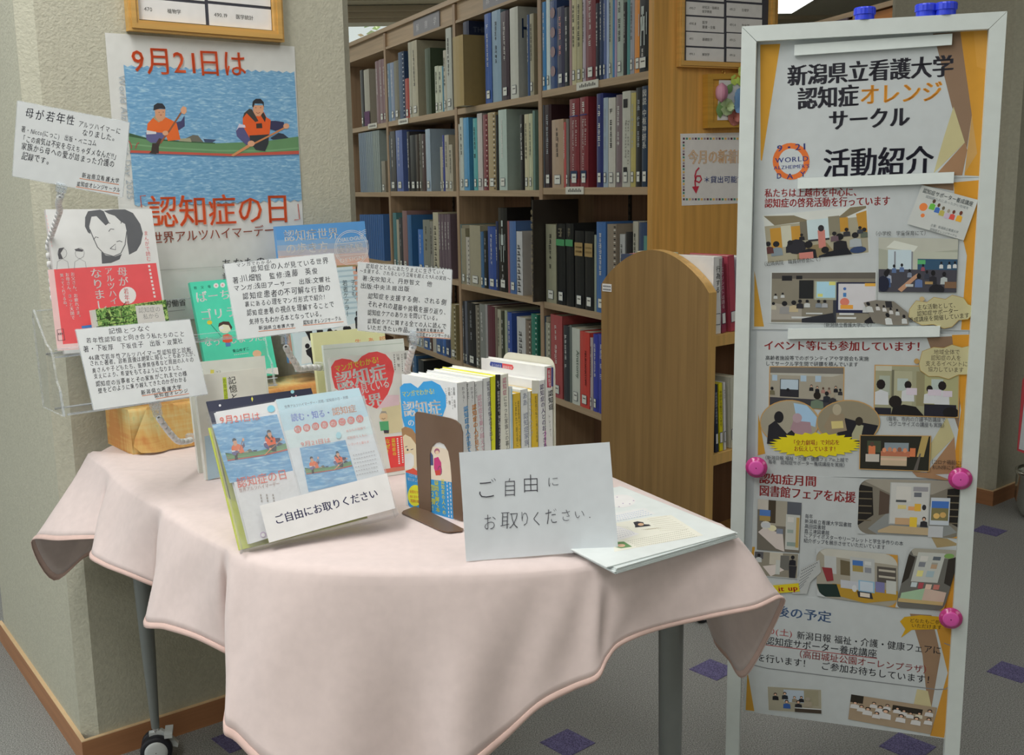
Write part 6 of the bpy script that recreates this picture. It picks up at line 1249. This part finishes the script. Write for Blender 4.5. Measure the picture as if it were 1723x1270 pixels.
# fourth sheet
T = pmap(1240, 760, 3.567); P = lambda *q: [T(*p) for p in q]
s = sheetb([(1269, 797), (1636, 812), (1613, 1033), (1262, 1002)], 'fourth display board sheet with rounded photos of library displays', .0043)
s.poly(P((1050, 118), (1170, 128), (1290, 172), (1240, 170), (1080, 150)), '8e6e52'); s.poly(P((1290, 172), (1410, 170), (1325, 950), (1240, 940), (1340, 560)), 'b07c26'); s.poly(P((1165, 510), (1260, 520), (1340, 560), (1200, 575)), '8e7e5c'); s.poly(P((92, 570), (108, 570), (100, 660), (84, 660)), 'a88030')
s.text('認知症月間', T(132, 184), T(478, 204), '8e3436', .03, h=19); s.text('図書館フェアを応援', T(132, 258), T(712, 302), '8e3436', .03, h=20)
for t, a, b in (('毎年', (408, 396), (456, 400)), ('新潟県立看護大学図書館', (406, 426), (688, 450)), ('高田図書館', (405, 456), (532, 466)), ('直江津図書館', (403, 485), (555, 498)), ('にアデイポスターやリーフレットと学生手作りの本', (402, 512), (998, 562)), ('紹介ポップを展示させていただいています', (400, 542), (890, 584))): s.text(t, T(*a), T(*b), '2c303c', .0, h=8)
s.flush('printing')
def rounded(S, q, spec, r=.12, mask='a4aaac'):
    S.quad(q, spec)
    for (cx, cy, sx, sy) in ((0, 0, 1, 1), (1, 0, -1, 1), (1, 1, -1, -1), (0, 1, 1, -1)):
        pts = [f"{cx},{cy}"]
        for i in range(6):
            a = i * math.pi / 10; pts.append(f"{cx + sx * r * (1 - math.sin(a)):.4f},{cy + sy * r * 1.5 * (1 - math.cos(a)):.4f}")
        S.quad(q, 'p ' + (mask if not (cx == 1 and mask == 'a4aaac') else 'ac8038') + ' ' + ' '.join(pts))
    S.flush('photo_print')
shelfL = "r 0 0 1 1 6c685e;p 88847a 0,0 1,0 .7,.25 .3,.25;p 787c7c .1,.9 .4,.4 .65,.4 .95,.9 .8,1 .2,1;p 1e1c1a 0,.1 .13,.15 .15,.65 0,.85;p 4c4038 .2,.2 .32,.3 .32,.6 .2,.65"
rows_ = ';'.join(f"r 0 {.22 + .13 * i:.2f} .13 {.24 + .13 * i:.2f} 605848;r .84 {.25 + .12 * i:.2f} 1 {.27 + .12 * i:.2f} 605848" for i in range(5))
rounded(s, P((735, 160), (1372, 176), (1350, 520), (722, 490)), shelfL + ";p 1e1c1a .84,.15 1,.1 1,.85 .84,.7;" + rows_ + ";r .3 .05 .68 .8 989c9c;r .31 .06 .67 .78 acaeac;r .36 .12 .5 .38 b4b4b0;r .36 .36 .46 .4 44484c;r .52 .12 .66 .2 84848a;r .53 .22 .6 .3 5c6068;r .38 .45 .46 .52 bcae74;r .48 .47 .56 .54 c08c5c;r .54 .42 .6 .55 c09838;e .63 .48 .02 .05 2c2c30;r .36 .68 .5 .8 a88c6c;r .5 .66 .57 .85 c8a838;m .635 .68 .035 2c2420 28282c c09c84;r .69 .3 .87 .78 a8b0b8;r .7 .36 .86 .48 3c64a8;r .7 .48 .86 .7 6c6848;e .75 .62 .03 .05 c0a060;e .81 .6 .03 .05 b09058;p a09074 .2,.92 .32,.82 .68,.84 .7,.97 .2,.96;r .68 .8 .82 1 a4a8ac")
photo(s, P((125, 282), (388, 305), (375, 605), (120, 585)), "r 0 0 1 1 605c54;r .3 0 .7 .5 8c887c;r 0 0 .3 .2 a4a098;r .25 0 .42 .45 3c3428;r .05 .2 .3 .32 4468a0;r .05 .32 .3 .42 8c7848;r .68 0 1 .25 4c5058;r .66 .25 .98 .95 a4a8a4;r .7 .3 .84 .4 b4b4b0;r .7 .55 .84 .62 84908c;r .9 .3 .97 .9 a08850;r .7 .8 .9 .88 788884;p b4aca8 .02,.65 .15,.55 .6,.65 .65,1 .45,.95;e .2 .5 .12 .08 b4b4ac;e .35 .55 .1 .06 c0bc9c;r .1 .45 .3 .55 a8acb0;r .45 .55 .6 .65 6c7484")
photo(s, P((108, 596), (368, 612), (360, 758), (100, 736)), "r 0 0 1 1 787468;r .35 .0 .65 .5 a8a498;r 0 0 .2 .3 4c4c50;r .6 .1 .8 .7 5c5c58;p b8b0ac .2,.6 .5,.5 .7,.7 .4,1;m .1 .15 .07 1c1c20 a8acac;m .88 .15 .08 1c1c20 1c1c22;r .5 .3 .6 .9 a4a8a4;p 28282c .8,.5 .98,.5 .96,1 .82,1", border='b0b4b4')
rounded(s, P((475, 572), (965, 618), (965, 935), (480, 862)), "r 0 0 1 1 8c887c;p a8a8a0 0,0 1,0 1,.2 .1,.15;r .1 .15 .25 .5 a4a8a8;p 5c5440 .3,.2 .42,.22 .42,.5 .3,.5;r .42 .12 .72 .7 a0a4a4;r .45 .18 .58 .28 3c64a0;r .45 .28 .58 .4 8c7c48;r .6 .18 .68 .25 b0b4b4;r .6 .3 .68 .4 787c84;r .75 .25 .98 .55 4c4844;r .77 .3 .97 .34 a09c90;r .77 .42 .97 .46 a09c90;p 9c7c2c .2,.7 1,.68 1,.85 .6,1 .2,.92;r .3 .6 .52 .76 a4a8b0;r .52 .56 .72 .78 7ca0b8;r .54 .58 .7 .76 a8b4c0;r .73 .55 .84 .75 6c6c94;r .86 .5 .98 .75 a8aca8;e .47 .74 .03 .07 b4b8bc;p 1c2c28 0,.75 .25,.7 .3,.95 .05,1;p 2c2c30 .5,.78 .68,.78 .7,.9 .52,.9;r .54 .8 .66 .88 c0b8ac", .15)
s.poly(P((510, 690), (570, 695), (580, 770), (540, 775)), '7c3034'); s.poly(P((385, 700), (495, 645), (505, 720), (440, 780), (420, 850), (330, 850)), '9ca0a0')
for i in range(7): scrib(s, T(388 - i * 4, 712 + i * 20), T(488 - i * 14, 660 + i * 22), 9, 1.2, '50545c')
s.flush('photo_print')
rounded(s, P((1040, 575), (1345, 590), (1240, 950), (950, 930)), "r 0 0 1 1 5c5c58;p 8c8a80 0,0 1,0 .9,.15 .1,.12;p 2c2824 .0,.1 .15,.15 .12,.5 0,.6;p 2c2824 .8,.15 1,.1 1,.6 .85,.55;r .18 .06 .72 .55 a4a8a4;r .25 .12 .4 .2 b4b4b0;r .25 .22 .38 .3 6c7078;r .5 .12 .65 .18 505860;r .5 .22 .62 .3 8c8c84;r .26 .36 .38 .46 c0bc7c;r .45 .36 .6 .46 8ca0a8;r .5 .25 .62 .32 a08870;p 8ca88c .05,.75 .5,.65 .5,.85 .05,.85;p b09c90 .5,.65 .95,.7 .95,.88 .5,.85;r .2 .56 .32 .64 a8b4b8;r .35 .56 .45 .66 94444c;r .5 .58 .62 .66 c0a898;r .66 .58 .78 .66 a86860;p a89468 .02,.84 .95,.86 .95,.92 .02,.9;e .8 .1 .1 .04 6c9050", .1)
s.poly(P((200, 800), (370, 785), (378, 835), (190, 850)), 'b8a820'); s.text('Pick it up', T(120, 842), T(370, 828), '9c2c24', .035, h=12); s.flush('printing')
# fifth sheet
T = pmap(1200, 980, 3.294); P = lambda *q: [T(*p) for p in q]
s = sheetb([(1264, 994), (1616, 1031), (1594.5, 1243), (1250, 1196)], 'bottom display board sheet with blue heading, ending above the floor', .0049)
s.poly(P((1090, 172), (1210, 180), (1260, 400), (1210, 690), (1180, 600), (1160, 400)), '7e6752'); s.poly(P((1240, 260), (1368, 170), (1280, 860), (1202, 848), (1300, 500)), 'a87a2e'); s.poly(P((1130, 590), (1190, 600), (1210, 690), (1110, 680)), 'a8a07c'); s.poly(P((190, 490), (228, 712), (180, 706)), 'a88030')
s.text('今後の予定', T(270, 172), T(655, 218), '50688c', .025, h=20) ; s.text('9.20(土)', T(238, 272), T(440, 300), '8e3c3c', .0, h=13); s.text('新潟日報 福祉・介護・健康フェアに', T(462, 308), T(1265, 396), '2a2c34', .005, h=14.5); s.text('認知症サポーター養成講座', T(290, 338), T(908, 414), '2a2c34', .005, h=15); s.line(P((292, 345), (908, 420)), 1.2, '8e3c3c'); s.text('（高田城址公園オーレンプラザ）', T(445, 408), T(1215, 505), '8e3c3c', .005, h=14); s.text('を行います！　ご参加お待ちしています！', T(240, 430), T(1232, 562), '2a2c34', .005, h=14.5)
s.line(P((215, 455), (300, 475), (1240, 592), (1290, 590), (1318, 560), (1335, 380), (1320, 350), (1280, 335)), 1.4, '6c7074')
s.poly(P((1035, 215), (1060, 190), (1150, 180), (1270, 190), (1290, 240), (1240, 258), (1100, 262), (1040, 306), (1065, 258)), 'b08a1c'); s.text('どなたもご参加', T(1088, 218), T(1285, 232), '4c3c20', .01, h=7.5); s.text('いただけます', T(1098, 246), T(1268, 258), '4c3c20', .01, h=7.5); s.flush('printing')
photo(s, P((302, 576), (598, 594), (600, 726), (308, 706)), "r 0 0 1 1 8c8878;r .3 .08 .68 .6 98a4b0;r .68 .05 .95 .7 84806c;m .14 .3 .06 2c2420 1c1c20 c09c84;m .32 .24 .06 2c2420 20242c c09c84;m .5 .38 .05 5c5044 7c7464 c09c84;m .63 .36 .05 2c2420 1c1c20 c09c84;m .35 .58 .07 2c2420 30508c c09c84;m .57 .56 .07 2c2420 24242a c09c84;m .75 .42 .08 8c8478 8c8474;r .5 .8 1 .84 b0b4b4;r .5 .84 1 1 3c342c", border='aab0b0')
photo(s, P((765, 618), (1240, 692), (1205, 840), (748, 756)), "r 0 0 1 1 8c7c68;r 0 0 .15 .3 28241e;r .5 .15 .85 .35 28241e;m .06 .3 .055 1c1818 b4b4b4 c09c84;m .14 .4 .05 1c1818 b4b4b4 c09c84;m .22 .45 .06 1c1818 b4b4b4 c09c84;m .28 .2 .045 1c1818 b4b4b4 c09c84;m .36 .3 .055 1c1818 b4b4b4 c09c84;m .44 .2 .045 1c1818 b4b4b4 c09c84;m .43 .42 .075 3c3834 b4b4b4 c09c84;m .56 .25 .045 1c1818 b4b4b4 c09c84;m .64 .3 .045 1c1818 b4b4b4 c09c84;m .62 .5 .06 1c1818 b4b4b4 c09c84;m .72 .35 .045 1c1818 b4b4b4 c09c84;m .82 .3 .045 1c1818 b4b0a0 c09c84;m .8 .5 .06 1c1818 b4b4b4 c09c84;m .93 .15 .05 1c1818 b4b4b4 c09c84;m .94 .45 .05 1c1818 b4b4b4 c09c84;m .33 .55 .05 1c1818 b4b4b4 c09c84")
# magnets
MB = mat('a8b0ae', .5, .35, .4)
for i, (a, b, h_) in enumerate((((1336.5, 94), (1601, 76), 18), ((1342, 317.5), (1604, 308), 18), ((1325.5, 569.5), (1580.5, 565.5), 17))):
    S = Sheet(BA + bn2 * .0056, bu, ZU, .5); A, B = S.hit(*a), S.hit(*b); hgt = S.hit(a[0], a[1] - h_) - A; hgt = ZU * hgt.z
    m = one(lambda g: g.prism([A, B, B + hgt, A + hgt], bn2 * .006, MB), 'bar_magnet'); tag(m, ['white bar magnet above the title on the display board', 'white bar magnet at the joint of first and second sheets', 'white bar magnet at the joint of second and third sheets'][i], 'magnet', 'white bar magnets')
PK = mat('8e2860', .5, .2, .6); PK2 = mat('a84484', .5, .3, .5)
for (x, y), lb_ in (((1273, 785.5), 'pink round magnet at the left edge of the display board'), ((1615.5, 804.5), 'upper of the two pink round magnets on the right edge'), ((1599.5, 1039), 'lower of the two pink round magnets on the right edge')):
    c_ = Sheet(BA + bn2 * .0225, bu, ZU, .5).hit(x, y); R = thing('round_magnet', lb_, 'magnet', c_, 'pink round magnets')
    one(lambda g: g.lathe(c_, bn2, [(-.0165, .001), (-.0165, .009), (0, .009), (0, .0195), (.003, .0208), (.005, .0195), (.0065, .0165), (.009, .0145)], PK, 28), 'body', R)
    one(lambda g: g.lathe(c_, bn2, [(.009, .0145), (.0102, .0138), (.0108, .011), (.011, .001)], PK2, 28), 'cap', R)
BLUE = mat('22309c', .42, .3, .5)
for i, (x, yb_) in enumerate(((1454.5, 32), (1557.5, 26), (1590.5, 24))):
    c_ = BS.hit(x, yb_); q = Pb((c_ - O2).dot(bu), ztop, .008 if i != 1 else .004); R = thing('magnet', ['blue ribbed magnet alone on top of the display board', 'left one of the two touching blue magnets on top', 'right one of the two touching blue magnets on top'][i], 'magnet', q, 'blue magnets on the top rail')
    def rb_(g):
        n = 36; prof = [(0, .0165), (.009, .0165), (.0095, .0182), (.019, .0182), (.0215, .0165), (.022, .001)]; rows = []
        for a, r in prof: rows.append([q + ZU * a + V((math.cos(t), math.sin(t), 0)) * (r * (1 + (.03 if (k % 2) and a > .009 and r > .002 else 0))) for k, t in enumerate([2 * math.pi * k / n for k in range(n)])])
        g.grid(rows, BLUE, False, True)
    one(rb_, 'cap', R)
# ================================================================ litter bin and notice stand at the right edge
bp_ = at_z(1762, 872, 0); bp_.z = 0
bn_ = thing('metal_bin', 'round chrome bin cut by the right edge of the frame', 'bin', bp_)
STL = mat('9a9c98', .5, .18, .6, .95)
one(lambda g: g.lathe(bp_, ZU, [(0, .001), (0, .07), (.02, .095), (.07, .112), (.16, .112), (.165, .116), (.175, .116), (.178, .108), (.165, .104), (.03, .09)], STL, 40), 'bowl', bn_)
ns = thing('notice_stand', 'white notice with red border on a slim stand, cut by the right edge', 'notice', bp_ + V((0, .0, .18)))
one(lambda g: g.box(bp_ + V((-.07, .01, .178)), (.14, 0, 0), (0, .02, 0), ZU * .10, mat('7c8478', .5, .4)), 'holder', ns)
q_ = Sheet(bp_ + V((0, 0, .28)), az(92), ZU, .5); pr = [q_.hit(*p) for p in ((1712, 758), (1800, 795), (1800, 500), (1721, 640))]
one(lambda g: g.prism(pr, (0, .004, 0), mat('a03c44', .5, .4)), 'sheet', ns)
pr2 = [q_.hit(*p) - V((0, .001, 0)) for p in ((1714, 755), (1800, 782), (1800, 500), (1726, 650))]
one(lambda g: g.prism(pr2, (0, -.001, 0), mat('a4aab4', .5, .4)), 'white_panel', ns)
